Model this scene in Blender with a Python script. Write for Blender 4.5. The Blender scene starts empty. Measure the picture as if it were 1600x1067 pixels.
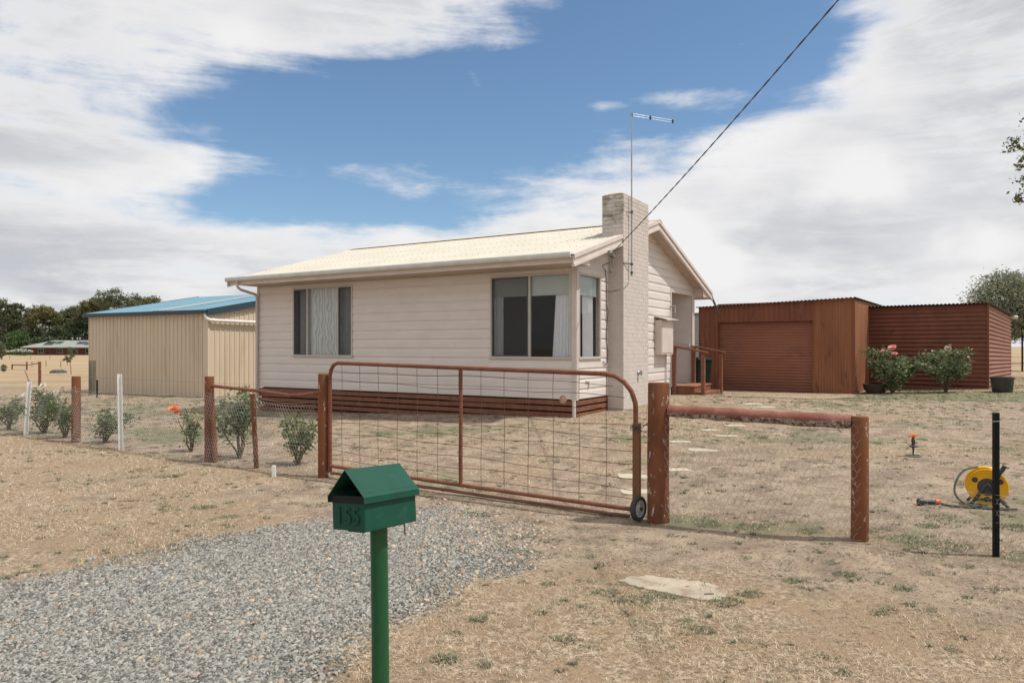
import bpy, math, random
import numpy as np
from mathutils import Vector, Matrix
R = math.radians
rnd = random.Random(7)
rng = np.random.default_rng(11)
SC = bpy.context.scene
COL = SC.collection

# ------------------------------------------------------------------ camera, sky, sun, exposure
cam_d = bpy.data.cameras.new('camera'); cam = bpy.data.objects.new('camera', cam_d); COL.objects.link(cam)
cam.location = (0, 0, 1.6); cam.rotation_euler = (R(90), 0, 0)
cam_d.sensor_width = 36; cam_d.lens = 25.425; cam_d.shift_y = 0.0053
cam_d.clip_start = 0.05; cam_d.clip_end = 6000
SC.camera = cam
SC.view_settings.view_transform = 'Standard'; SC.view_settings.look = 'None'
SC.view_settings.exposure = 0.10; SC.view_settings.gamma = 1

SUN_EL, SUN_AZ = 61.5, 104.0          # azimuth clockwise from +Y
sd = Vector((math.cos(R(SUN_EL))*math.sin(R(SUN_AZ)), math.cos(R(SUN_EL))*math.cos(R(SUN_AZ)), math.sin(R(SUN_EL))))
sun_d = bpy.data.lights.new('sun', 'SUN'); sun = bpy.data.objects.new('sun', sun_d); COL.objects.link(sun)
sun_d.energy = 3.4; sun_d.angle = R(0.6); sun_d.color = (1.0, 0.955, 0.88)
sun.rotation_euler = (-sd).to_track_quat('-Z', 'Y').to_euler(); sun.location = (20, -10, 40)

W = bpy.data.worlds.new('World'); SC.world = W; W.use_nodes = True
class NT:
    """small node-tree writer"""
    def __init__(s, tree): s.t = tree; s.n = tree.nodes; s.l = tree.links
    def new(s, typ, **kw):
        nd = s.n.new(typ)
        for k, v in kw.items(): setattr(nd, k, v)
        return nd
    def put(s, sock, v):
        if isinstance(v, bpy.types.NodeSocket): s.l.new(v, sock)
        elif v is not None: sock.default_value = v
    def math(s, op, a, b=None, c=None, clamp=False):
        m = s.new('ShaderNodeMath', operation=op, use_clamp=clamp)
        s.put(m.inputs[0], a); s.put(m.inputs[1], b)
        if c is not None: s.put(m.inputs[2], c)
        return m.outputs[0]
    def noise(s, vec, scale, detail=5, rough=0.55, dist=0.0, out='Fac'):
        m = s.new('ShaderNodeTexNoise'); s.put(m.inputs['Vector'], vec)
        m.inputs['Scale'].default_value = scale; m.inputs['Detail'].default_value = detail
        m.inputs['Roughness'].default_value = rough; m.inputs['Distortion'].default_value = dist
        return m.outputs[out]
    def ramp(s, fac, a, b, lo=0.0, hi=1.0):
        m = s.new('ShaderNodeMapRange', interpolation_type='SMOOTHSTEP'); s.put(m.inputs['Value'], fac)
        m.inputs['From Min'].default_value = a; m.inputs['From Max'].default_value = b
        m.inputs['To Min'].default_value = lo; m.inputs['To Max'].default_value = hi
        return m.outputs['Result']
    def mix(s, fac, a, b, mode='MIX'):
        m = s.new('ShaderNodeMix', data_type='RGBA', blend_type=mode)
        s.put(m.inputs[0], fac); s.put(m.inputs[6], a); s.put(m.inputs[7], b)
        return m.outputs[2]
    def mapping(s, vec, scale=(1, 1, 1), rot=(0, 0, 0), loc=(0, 0, 0)):
        m = s.new('ShaderNodeMapping'); s.put(m.inputs['Vector'], vec)
        m.inputs['Scale'].default_value = scale; m.inputs['Rotation'].default_value = rot; m.inputs['Location'].default_value = loc
        return m.outputs[0]
def c4(c): return (c[0], c[1], c[2], 1.0)

def build_world():
    nt = NT(W.node_tree); nt.n.clear()
    out = nt.new('ShaderNodeOutputWorld'); bg = nt.new('ShaderNodeBackground')
    bg.inputs['Strength'].default_value = 0.12
    sky = nt.new('ShaderNodeTexSky', sky_type='NISHITA', sun_disc=False)
    sky.sun_elevation = R(SUN_EL); sky.sun_rotation = R(SUN_AZ)
    sky.air_density = 1.0; sky.dust_density = 0.6; sky.ozone_density = 1.6
    tc = nt.new('ShaderNodeTexCoord'); dirv = tc.outputs['Generated']
    sep = nt.new('ShaderNodeSeparateXYZ'); nt.l.new(dirv, sep.inputs[0])
    x, y, z = sep.outputs
    az = nt.math('ARCTAN2', x, y); zc = nt.math('MAXIMUM', z, 0.0)
    el = nt.math('ARCSINE', zc)
    # flat cloud-layer coordinates
    k = nt.math('ADD', zc, 0.16)
    cv = nt.new('ShaderNodeCombineXYZ')
    nt.l.new(nt.math('DIVIDE', x, k), cv.inputs[0]); nt.l.new(nt.math('DIVIDE', y, k), cv.inputs[1])
    pv = cv.outputs[0]
    n1 = nt.noise(nt.mapping(pv, (1.0, 1.0, 1), loc=(3.1, 1.7, 0.0)), 1.15, 9, 0.62, 0.35)
    n2 = nt.noise(nt.mapping(dirv, (1, 1, 2.4), loc=(0.4, 2.2, 0.9)), 4.2, 9, 0.6, 0.25)
    n3 = nt.noise(nt.mapping(dirv, (1, 1, 1.9), loc=(5.0, 0.3, 0.2)), 2.6, 5, 0.5, 0.1)
    nn = nt.math('ADD', nt.math('MULTIPLY', n1, 0.5), nt.math('MULTIPLY', n2, 0.5))
    def blob(a0, e0, ra, re, tilt=0.0):
        da = nt.math('SUBTRACT', az, a0); de = nt.math('SUBTRACT', nt.math('SUBTRACT', el, e0), nt.math('MULTIPLY', da, tilt))
        q = nt.math('ADD', nt.math('POWER', nt.math('DIVIDE', da, ra), 2.0), nt.math('POWER', nt.math('DIVIDE', de, re), 2.0))
        return nt.math('EXPONENT', nt.math('MULTIPLY', q, -1.0))
    def pxd(px, py):
        u, v = (px-800)/1130, (542-py)/1130
        return math.atan(u), math.atan(v/math.sqrt(1+u*u))
    def bl(px, py, rx, ry, tilt=0.0):
        a, e = pxd(px, py); return blob(a, e, rx/1130, ry/1130, tilt)
    cov = 0.30
    back = nt.ramp(y, 0.45, -0.1)
    terms = [(-0.66, bl(560, 205, 400, 92)), (-0.55, bl(1010, 75, 230, 120)), (-0.42, bl(260, 312, 420, 34)), (-0.2, bl(760, 130, 260, 50)),
             (-0.30, bl(1230, 70, 110, 60)), (0.20, bl(1300, 330, 420, 130)), (0.42, bl(110, 165, 200, 110)), (0.34, bl(748, 132, 30, 22, -.5)), (0.40, bl(1075, 150, 110, 18)), (0.28, bl(945, 165, 36, 13)), (0.25, bl(1150, 78, 26, 20)), (0.22, bl(1030, 102, 50, 14)),
             (0.24, bl(430, 30, 420, 60)), (0.12, bl(1480, 70, 180, 80)), (0.12, bl(300, 430, 600, 90)), (-0.12, bl(1130, 425, 60, 60))]
    st = nt.noise(nt.mapping(dirv, (1, 1, 6.5), rot=(0, 0.06, 0), loc=(1.4, 0.2, 3.3)), 3.4, 8, 0.62, 0.5)
    fine = nt.noise(nt.mapping(dirv, (1, 1, 2.2)), 13, 7, 0.6, 0.4)
    vo = nt.new('ShaderNodeTexVoronoi', feature='F1'); wrp = nt.new('ShaderNodeVectorMath', operation='ADD')
    wn = nt.new('ShaderNodeTexNoise'); nt.l.new(dirv, wn.inputs['Vector']); wn.inputs['Scale'].default_value = 9; wn.inputs['Detail'].default_value = 5
    wsc = nt.new('ShaderNodeVectorMath', operation='SCALE'); nt.l.new(wn.outputs['Color'], wsc.inputs[0]); wsc.inputs['Scale'].default_value = 0.16
    nt.l.new(nt.mapping(dirv, (1, 1, 1.9)), wrp.inputs[0]); nt.l.new(wsc.outputs[0], wrp.inputs[1]); nt.l.new(wrp.outputs[0], vo.inputs['Vector'])
    vo.inputs['Scale'].default_value = 6.5
    puff = nt.math('SUBTRACT', 1.0, vo.outputs['Distance'])
    fine = nt.math('ADD', nt.math('MULTIPLY', fine, 0.4), nt.math('MULTIPLY', puff, 0.6))
    nn = nt.math('ADD', nt.math('MULTIPLY', nn, 0.62), nt.math('ADD', nt.math('MULTIPLY', st, 0.26), nt.math('MULTIPLY', fine, 0.12)))
    s = nt.math('ADD', nt.math('MULTIPLY', nt.math('SUBTRACT', nn, 0.5), 2.5), cov)
    s = nt.math('SUBTRACT', s, nt.math('MULTIPLY', back, -0.12))  # extra unseen cloud behind the camera, added to brighten the shaded walls
    for wgt, b in terms: s = nt.math('ADD', s, nt.math('MULTIPLY', b, wgt))
    m = nt.ramp(s, 0.0, 0.34)
    thick = nt.ramp(s, 0.18, 0.55)
    # cloud body: bright rims, greyer thick bases
    g = nt.ramp(nt.math('ADD', nt.math('MULTIPLY', n3, 0.5), nt.math('ADD', nt.math('MULTIPLY', n2, 0.30), nt.math('MULTIPLY', fine, 0.20))), 0.43, 0.58)
    white = (6.95, 6.88, 6.9, 1); grey = (4.25, 4.4, 4.7, 1)
    g = nt.math('MULTIPLY', g, nt.ramp(puff, 0.42, 0.72, 0.62, 1.0))
    cc = nt.mix(nt.math('MULTIPLY', nt.math('SUBTRACT', 1.0, g), thick), white, grey)
    skyc = nt.mix(1.0, sky.outputs[0], (0.80, 0.92, 0.97, 1), 'MULTIPLY')
    hz = nt.ramp(el, 0.0, 0.17, 0.75, 0.0)
    skyc = nt.mix(hz, skyc, (5.2, 5.6, 6.1, 1))
    col = nt.mix(m, skyc, cc)
    nt.l.new(col, bg.inputs['Color']); nt.l.new(bg.outputs[0], out.inputs[0])
build_world()

# ------------------------------------------------------------------ helpers
def tag(o, label=None, cat=None, group=None, kind=None):
    if label: o['label'] = label
    if cat: o['category'] = cat
    if group: o['group'] = group
    if kind: o['kind'] = kind
    return o
def thing(name, label, cat, loc=(0, 0, 0), rotz=0.0, group=None):
    o = bpy.data.objects.new(name, None); COL.objects.link(o)
    o.empty_display_size = 0.2
    o.location = loc; o.rotation_euler = (0, 0, rotz)
    return tag(o, label, cat, group)
def link_mesh(name, me, m, parent=None, loc=None, rot=None):
    o = bpy.data.objects.new(name, me); COL.objects.link(o)
    if m is not None: me.materials.append(m)
    if parent is not None: o.parent = parent
    if loc is not None: o.location = loc
    if rot is not None: o.rotation_euler = rot
    return o
def mesh_np(name, verts, faces, m, parent=None, attr=None, smooth=False, loc=None):
    verts = np.asarray(verts, dtype=np.float32); faces = np.asarray(faces, dtype=np.int32)
    me = bpy.data.meshes.new(name); k = faces.shape[1]
    me.vertices.add(len(verts)); me.vertices.foreach_set('co', verts.ravel())
    me.loops.add(faces.size); me.loops.foreach_set('vertex_index', faces.ravel())
    me.polygons.add(len(faces)); me.polygons.foreach_set('loop_start', np.arange(0, faces.size, k, dtype=np.int32))
    me.update(calc_edges=True)
    if smooth: me.shade_smooth()
    if attr:
        for an, av in attr.items():
            a = me.attributes.new(an, 'FLOAT', 'POINT'); a.data.foreach_set('value', np.asarray(av, dtype=np.float32))
    me.validate()
    return link_mesh(name, me, m, parent, loc)

class MB:
    def __init__(s): s.v = []; s.f = []
    def quad(s, a, b, c, d):
        n = len(s.v); s.v += [tuple(a), tuple(b), tuple(c), tuple(d)]; s.f.append((n, n+1, n+2, n+3)); return s
    def poly(s, pts):
        n = len(s.v); s.v += [tuple(p) for p in pts]; s.f.append(tuple(range(n, n+len(pts)))); return s
    def hexa(s, p):          # 8 points: bottom 4 ccw, top 4
        n = len(s.v); s.v += [tuple(q) for q in p]
        for f in ((0, 3, 2, 1), (4, 5, 6, 7), (0, 1, 5, 4), (1, 2, 6, 5), (2, 3, 7, 6), (3, 0, 4, 7)):
            s.f.append(tuple(n+i for i in f))
        return s
    def box(s, x0, x1, y0, y1, z0, z1):
        return s.hexa([(x0, y0, z0), (x1, y0, z0), (x1, y1, z0), (x0, y1, z0), (x0, y0, z1), (x1, y0, z1), (x1, y1, z1), (x0, y1, z1)])
    def beam(s, a, b, w, h, up=(0, 0, 1)):
        a = Vector(a); b = Vector(b); d = (b-a).normalized(); u = Vector(up)
        r = d.cross(u).normalized()*(w/2); u = r.cross(d).normalized()*(h/2)
        return s.hexa([a-r-u, a+r-u, b+r-u, b-r-u, a-r+u, a+r+u, b+r+u, b-r+u])
    def prism(s, pts, off):   # closed polygon extruded by off
        n = len(pts); o = Vector(off); k = len(s.v)
        s.v += [tuple(p) for p in pts]+[tuple(Vector(p)+o) for p in pts]
        s.f.append(tuple(k+i for i in reversed(range(n)))); s.f.append(tuple(k+n+i for i in range(n)))
        for i in range(n):
            j = (i+1) % n; s.f.append((k+i, k+j, k+n+j, k+n+i))
        return s
    def tube(s, pts, r, n=10, caps=True, closed=False):
        pts = [Vector(p) for p in pts]; L = len(pts)
        rs = [r]*L if not isinstance(r, (list, tuple)) else list(r)
        ref = None; base = len(s.v)
        for i, p in enumerate(pts):
            if closed: d = pts[(i+1) % L]-pts[i-1]
            else: d = pts[min(i+1, L-1)]-pts[max(i-1, 0)]
            d.normalize()
            if ref is None:
                ref = Vector((0, 0, 1)) if abs(d.z) < 0.9 else Vector((1, 0, 0))
            a = d.cross(ref).normalized(); b = a.cross(d).normalized(); ref = b
            for k in range(n):
                t = 2*math.pi*k/n
                s.v.append(tuple(p+a*(math.cos(t)*rs[i])+b*(math.sin(t)*rs[i])))
        for i in range(L if closed else L-1):
            for k in range(n):
                k2 = (k+1) % n; j = (i+1) % L
                s.f.append((base+i*n+k, base+i*n+k2, base+j*n+k2, base+j*n+k))
        if caps and not closed:
            s.f.append(tuple(base+k for k in reversed(range(n)))); s.f.append(tuple(base+(L-1)*n+k for k in range(n)))
        return s
    def lathe(s, prof, n=20, M=None, cap=True):   # prof [(r,z)]
        M = M or Matrix.Identity(4); b = len(s.v)
        for r, z in prof:
            for k in range(n):
                t = 2*math.pi*k/n; s.v.append(tuple(M @ Vector((r*math.cos(t), r*math.sin(t), z))))
        for i in range(len(prof)-1):
            for k in range(n):
                k2 = (k+1) % n; s.f.append((b+i*n+k, b+i*n+k2, b+(i+1)*n+k2, b+(i+1)*n+k))
        if cap and prof[0][0] > 1e-4: s.f.append(tuple(b+k for k in reversed(range(n))))
        if cap and prof[-1][0] > 1e-4: s.f.append(tuple(b+(len(prof)-1)*n+k for k in range(n)))
        return s
    def build(s, name, m, parent=None, smooth=True, bevel=0, loc=None, rot=None, ang=35):
        me = bpy.data.meshes.new(name); me.from_pydata(s.v, [], s.f); me.update()
        if smooth: me.shade_smooth(); me.set_sharp_from_angle(angle=R(ang))
        o = link_mesh(name, me, m, parent, loc, rot)
        if bevel:
            md = o.modifiers.new('bevel', 'BEVEL'); md.width = bevel; md.segments = 2; md.limit_method = 'ANGLE'; md.angle_limit = R(40)
            md.harden_normals = True
        return o

# ------------------------------------------------------------------ materials
MATS = {}
def mat(name, c1, c2=None, scale=6.0, rough=0.6, bump=0.0, bscale=60.0, metal=0.0, spots=None, sscale=14.0, slo=0.6, shi=0.68, stretch=(1, 1, 1), spec=0.4, r2=None, coat=0.0):
    if name in MATS: return MATS[name]
    m = bpy.data.materials.new(name); m.use_nodes = True; nt = NT(m.node_tree)
    bs = nt.n['Principled BSDF']
    tc = nt.new('ShaderNodeTexCoord'); co = nt.mapping(tc.outputs['Object'], stretch)
    n = nt.noise(co, scale, 6, 0.6)
    col = nt.mix(nt.ramp(n, 0.3, 0.7), c4(c1), c4(c2 or tuple(v*0.85 for v in c1)))
    fine = nt.noise(co, scale*9, 3, 0.6)
    col = nt.mix(nt.math('MULTIPLY', nt.math('SUBTRACT', fine, 0.5), 0.35), col, (0, 0, 0, 1)) if False else col
    if spots:
        sn = nt.noise(co, sscale, 7, 0.65, 0.3)
        col = nt.mix(nt.ramp(sn, slo, shi), col, c4(spots))
    nt.put(bs.inputs['Base Color'], col)
    bs.inputs['Metallic'].default_value = metal
    bs.inputs['Specular IOR Level'].default_value = spec
    nt.put(bs.inputs['Roughness'], nt.ramp(fine, 0.2, 0.8, rough-0.08, min(1.0, (r2 or rough)+0.08)))
    if bump:
        b = nt.new('ShaderNodeBump'); b.inputs['Strength'].default_value = bump; b.inputs['Distance'].default_value = 0.01
        nt.put(b.inputs['Height'], nt.noise(co, bscale, 5, 0.6)); nt.l.new(b.outputs[0], bs.inputs['Normal'])
    MATS[name] = m; return m

def leaf_mat(name, ca, cb, trans=0.3, rough=0.5):
    m = bpy.data.materials.new(name); m.use_nodes = True; nt = NT(m.node_tree); nt.n.clear()
    out = nt.new('ShaderNodeOutputMaterial'); bs = nt.new('ShaderNodeBsdfPrincipled'); tr = nt.new('ShaderNodeBsdfTranslucent')
    at = nt.new('ShaderNodeAttribute', attribute_name='tint')
    col = nt.mix(at.outputs['Fac'], c4(ca), c4(cb))
    nt.l.new(col, bs.inputs['Base Color']); nt.l.new(col, tr.inputs['Color']); bs.inputs['Roughness'].default_value = rough
    bs.inputs['Specular IOR Level'].default_value = 0.3
    mx = nt.new('ShaderNodeMixShader'); mx.inputs[0].default_value = trans
    nt.l.new(bs.outputs[0], mx.inputs[1]); nt.l.new(tr.outputs[0], mx.inputs[2]); nt.l.new(mx.outputs[0], out.inputs[0])
    return m
def glass_mat():
    m = bpy.data.materials.new('window_glass'); m.use_nodes = True; nt = NT(m.node_tree); nt.n.clear()
    out = nt.new('ShaderNodeOutputMaterial'); tr = nt.new('ShaderNodeBsdfTransparent'); gl = nt.new('ShaderNodeBsdfGlossy')
    gl.inputs['Roughness'].default_value = 0.02; tr.inputs['Color'].default_value = (0.95, 0.97, 0.97, 1)
    fr = nt.new('ShaderNodeFresnel'); fr.inputs['IOR'].default_value = 1.5
    mx = nt.new('ShaderNodeMixShader'); nt.l.new(nt.math('MULTIPLY', fr.outputs[0], 0.75), mx.inputs[0])
    nt.l.new(tr.outputs[0], mx.inputs[1]); nt.l.new(gl.outputs[0], mx.inputs[2]); nt.l.new(mx.outputs[0], out.inputs[0])
    return m
def screen_mat():
    m = bpy.data.materials.new('insect_mesh'); m.use_nodes = True; nt = NT(m.node_tree); nt.n.clear()
    out = nt.new('ShaderNodeOutputMaterial'); tr = nt.new('ShaderNodeBsdfTransparent'); df = nt.new('ShaderNodeBsdfDiffuse')
    df.inputs['Color'].default_value = (0.09, 0.093, 0.10, 1)
    mx = nt.new('ShaderNodeMixShader'); mx.inputs[0].default_value = 0.42
    nt.l.new(tr.outputs[0], mx.inputs[1]); nt.l.new(df.outputs[0], mx.inputs[2]); nt.l.new(mx.outputs[0], out.inputs[0])
    return m
def lace_mat():
    m = bpy.data.materials.new('lace_fabric'); m.use_nodes = True; nt = NT(m.node_tree); nt.n.clear()
    out = nt.new('ShaderNodeOutputMaterial'); tr = nt.new('ShaderNodeBsdfTransparent'); df = nt.new('ShaderNodeBsdfDiffuse'); tl = nt.new('ShaderNodeBsdfTranslucent')
    tc = nt.new('ShaderNodeTexCoord')
    wv = nt.new('ShaderNodeTexWave', wave_type='BANDS', bands_direction='Y'); nt.l.new(tc.outputs['Object'], wv.inputs['Vector'])
    wv.inputs['Scale'].default_value = 3.2; wv.inputs['Distortion'].default_value = 5.0; wv.inputs['Detail'].default_value = 0.5; wv.inputs['Detail Scale'].default_value = 1.6
    df.inputs['Color'].default_value = (0.86, 0.88, 0.88, 1); tl.inputs['Color'].default_value = (0.5, 0.52, 0.55, 1)
    m1 = nt.new('ShaderNodeMixShader'); m1.inputs[0].default_value = 0.12; nt.l.new(df.outputs[0], m1.inputs[1]); nt.l.new(tl.outputs[0], m1.inputs[2])
    mx = nt.new('ShaderNodeMixShader'); nt.l.new(nt.ramp(wv.outputs['Fac'], 0.2, 0.8, 0.74, 1.0), mx.inputs[0])
    nt.l.new(tr.outputs[0], mx.inputs[1]); nt.l.new(m1.outputs[0], mx.inputs[2]); nt.l.new(mx.outputs[0], out.inputs[0])
    return m
GLASS = glass_mat(); SCREEN = screen_mat(); LACE = lace_mat()

siding = mat('siding_paint', (0.69, 0.635, 0.60), (0.645, 0.59, 0.555), 1.6, 0.5, 0.02, 40, stretch=(1, 1, 3), spots=(0.60, 0.53, 0.48), sscale=7, slo=0.55, shi=0.8)
trim = mat('trim_paint', (0.60, 0.53, 0.49), (0.55, 0.48, 0.44), 3, 0.45)
barge_paint = mat('barge_paint', (0.66, 0.59, 0.54), (0.58, 0.51, 0.47), 3, 0.5)
gutter_paint = mat('gutter_paint', (0.60, 0.60, 0.57), (0.52, 0.52, 0.50), 4, 0.4)
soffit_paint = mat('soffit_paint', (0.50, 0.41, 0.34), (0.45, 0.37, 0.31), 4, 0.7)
cream_roof = mat('cream_roof', (0.57, 0.535, 0.45), (0.52, 0.485, 0.405), 1.2, 0.6, spots=(0.42, 0.36, 0.28), sscale=9, slo=0.62, shi=0.74)
brick_paint = mat('brick_paint', (0.58, 0.525, 0.485), (0.52, 0.47, 0.43), 3, 0.75, 0.25, 45)
slat_stain = mat('slat_stain', (0.25, 0.10, 0.055), (0.17, 0.065, 0.035), 5, 0.65, 0.2, 60)
red_iron = mat('red_iron', (0.215, 0.080, 0.045), (0.165, 0.060, 0.036), 2.2, 0.65, 0.05, 40, spots=(0.26, 0.115, 0.062), sscale=4.5, slo=0.52, shi=0.72, stretch=(1, 1, 0.22), spec=0.25)
rust_panel = mat('rust_panel', (0.31, 0.135, 0.068), (0.24, 0.10, 0.052), 2.0, 0.7, 0.05, 40, spots=(0.17, 0.068, 0.042), sscale=5, slo=0.55, shi=0.72, stretch=(1, 1, 0.2), spec=0.25)
shed_iron = mat('shed_iron', (0.205, 0.078, 0.050), (0.155, 0.060, 0.040), 1.6, 0.65, 0.05, 40, spots=(0.12, 0.05, 0.036), sscale=5, slo=0.55, shi=0.72, spec=0.25)
red_door = mat('red_door', (0.26, 0.098, 0.056), (0.20, 0.074, 0.045), 0.7, 0.5, spots=(0.15, 0.06, 0.042), sscale=2.2, slo=0.5, shi=0.75, stretch=(1, 0.4, 1.5))
tan_iron = mat('tan_iron', (0.625, 0.53, 0.405), (0.59, 0.495, 0.375), 1.3, 0.55, spots=(0.52, 0.42, 0.30), sscale=2.5, slo=0.52, shi=0.75, stretch=(1, 1, 0.15))
blue_roof = mat('blue_roof', (0.17, 0.32, 0.40), (0.15, 0.29, 0.37), 1.5, 0.4)
navy_trim = mat('navy_trim', (0.030, 0.062, 0.085), (0.025, 0.055, 0.075), 3, 0.4)
white_pvc = mat('white_pvc', (0.78, 0.77, 0.74), (0.7, 0.69, 0.66), 4, 0.35)
post_brown = mat('post_brown', (0.205, 0.078, 0.034), (0.145, 0.053, 0.025), 5, 0.7, 0.4, 30, spec=0.22, spots=(0.44, 0.37, 0.32), sscale=24, slo=0.605, shi=0.66, stretch=(1, 1, 0.35))
peel_brown = mat('peeling_post', (0.195, 0.072, 0.034), (0.115, 0.043, 0.022), 6, 0.75, 0.6, 26, spec=0.22, spots=(0.46, 0.40, 0.36), sscale=22, slo=0.60, shi=0.655, stretch=(1, 1, 0.4))
rail_log = mat('rail_log', (0.255, 0.095, 0.062), (0.19, 0.068, 0.042), 5, 0.75, 0.5, 25, spots=(0.40, 0.33, 0.28), sscale=8, slo=0.62, shi=0.7, stretch=(1, 1, 1))
pipe_brown = mat('pipe_brown', (0.225, 0.092, 0.052), (0.165, 0.062, 0.034), 7, 0.55, 0.15, 60, spec=0.3, spots=(0.10, 0.042, 0.026), sscale=16, slo=0.58, shi=0.7)
rusty_wire = mat('rusty_wire', (0.13, 0.06, 0.042), (0.09, 0.045, 0.032), 9, 0.7)
galv = mat('galvanised_wire', (0.50, 0.50, 0.49), (0.28, 0.27, 0.26), 2.5, 0.5, metal=0.35)
galv_dark = mat('weathered_wire', (0.34, 0.33, 0.31), (0.2, 0.18, 0.16), 5, 0.6, metal=0.3)
box_green = mat('mailbox_green', (0.007, 0.072, 0.046), (0.008, 0.058, 0.038), 9, 0.5, 0.06, 50, spec=0.25, spots=(0.02, 0.085, 0.058), sscale=14, slo=0.58, shi=0.75)
pole_green = mat('pole_green', (0.011, 0.090, 0.033), (0.009, 0.075, 0.028), 6, 0.4, spots=(0.3, 0.4, 0.32), sscale=30, slo=0.78, shi=0.8)
white_paint = mat('white_paint', (0.76, 0.76, 0.75), (0.66, 0.66, 0.65), 8, 0.6, spots=(0.4, 0.38, 0.35), sscale=22, slo=0.66, shi=0.75)
black_paint = mat('black_paint', (0.008, 0.008, 0.009), (0.012, 0.012, 0.012), 8, 0.5, spec=0.2)
rubber = mat('rubber', (0.035, 0.035, 0.036), (0.05, 0.048, 0.045), 8, 0.75)
alloy = mat('pale_wheel', (0.5, 0.5, 0.5), (0.4, 0.4, 0.38), 9, 0.5)
steel = mat('steel', (0.45, 0.46, 0.46), (0.33, 0.34, 0.34), 6, 0.4, metal=0.8)
dark_steel = mat('dark_steel', (0.10, 0.10, 0.10), (0.07, 0.07, 0.065), 6, 0.5, metal=0.4)
cable_grey = mat('cable_grey', (0.075, 0.077, 0.08), (0.10, 0.10, 0.10), 9, 0.6)
concrete = mat('concrete', (0.47, 0.40, 0.31), (0.36, 0.30, 0.225), 4, 0.92, 0.5, 60, spots=(0.27, 0.215, 0.155), sscale=5, slo=0.52, shi=0.66)
paver = mat('paver', (0.52, 0.46, 0.36), (0.44, 0.38, 0.29), 5, 0.9, 0.4, 60)
yellow_pl = mat('yellow_plastic', (0.78, 0.40, 0.012), (0.72, 0.36, 0.012), 5, 0.35)
orange_pl = mat('orange_plastic', (0.75, 0.17, 0.03), (0.68, 0.15, 0.03), 5, 0.4)
grey_pl = mat('dark_plastic', (0.035, 0.036, 0.038), (0.05, 0.05, 0.052), 9, 0.45)
hose_green = mat('hose_rubber', (0.05, 0.075, 0.055), (0.10, 0.11, 0.08), 14, 0.5)
blind = mat('blind_fabric', (0.58, 0.64, 0.62), (0.54, 0.60, 0.58), 3, 0.8)
curtain_white = mat('curtain_fabric', (0.88, 0.89, 0.92), (0.84, 0.85, 0.89), 8, 0.8)
curtain_grey = mat('curtain_grey', (0.66, 0.68, 0.71), (0.56, 0.58, 0.62), 8, 0.8)
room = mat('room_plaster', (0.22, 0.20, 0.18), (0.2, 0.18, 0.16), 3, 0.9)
alu = mat('window_alloy', (0.52, 0.48, 0.44), (0.46, 0.42, 0.38), 4, 0.4)
alu_dark = mat('screen_frame', (0.10, 0.10, 0.10), (0.09, 0.09, 0.09), 4, 0.4)
door_dark = mat('bin_plastic', (0.006, 0.017, 0.014), (0.008, 0.02, 0.016), 4, 0.55, spec=0.2)
zinc = mat('zinc_iron', (0.36, 0.39, 0.39), (0.30, 0.33, 0.33), 2, 0.45, metal=0.2)
bark = mat('bark', (0.20, 0.16, 0.125), (0.13, 0.10, 0.08), 2, 0.9, 0.4, 10)
pale_bark = mat('pale_bark', (0.42, 0.37, 0.30), (0.28, 0.23, 0.18), 1, 0.9, 0.3, 8)
cane = mat('rose_cane', (0.13, 0.085, 0.05), (0.10, 0.10, 0.045), 8, 0.8)
clay_brick = mat('clay_brick', (0.20, 0.075, 0.050), (0.15, 0.058, 0.042), 1, 0.85)
far_roof = mat('sage_roof', (0.30, 0.33, 0.29), (0.26, 0.29, 0.26), 0.4, 0.5)
solar = mat('solar_cell', (0.02, 0.024, 0.036), (0.03, 0.034, 0.045), 1, 0.25)
dark_glass = mat('dark_pane', (0.02, 0.025, 0.03), (0.03, 0.035, 0.04), 1, 0.15)
old_wood = mat('old_wood', (0.17, 0.155, 0.115), (0.11, 0.10, 0.075), 5, 0.9, 0.4, 30, stretch=(1, 1, 0.2))
rust = mat('rust', (0.30, 0.11, 0.045), (0.45, 0.33, 0.26), 12, 0.8, 0.2, 60)

LEAF = {
 'rose': leaf_mat('rose_leaf', (0.075, 0.12, 0.045), (0.27, 0.31, 0.12), 0.35, 0.38),
 'rose_deep': leaf_mat('rose_deep_leaf', (0.065, 0.115, 0.05), (0.34, 0.39, 0.21), 0.35, 0.35),
 'gum': leaf_mat('gum_leaf', (0.085, 0.105, 0.055), (0.17, 0.18, 0.09), 0.25),
 'dark': leaf_mat('dark_leaf', (0.042, 0.062, 0.034), (0.10, 0.125, 0.060), 0.2),
 'mid': leaf_mat('mid_leaf', (0.060, 0.115, 0.045), (0.12, 0.19, 0.065), 0.25),
 'olive': leaf_mat('olive_leaf', (0.15, 0.17, 0.11), (0.31, 0.33, 0.22), 0.35),
 'yellow_gum': leaf_mat('yellow_gum_leaf', (0.11, 0.115, 0.05), (0.21, 0.19, 0.075), 0.25)}
def petal(name, a, b): return leaf_mat(name, a, b, 0.35, 0.6)
PETAL = {'white': petal('white_petal', (0.72, 0.68, 0.58), (0.85, 0.83, 0.78)), 'pink': petal('pink_petal', (0.80, 0.32, 0.31), (0.90, 0.55, 0.50)),
         'pale_pink': petal('pale_pink_petal', (0.78, 0.55, 0.52), (0.85, 0.72, 0.68)), 'orange': petal('orange_petal', (0.85, 0.22, 0.05), (0.9, 0.38, 0.12))}

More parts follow.
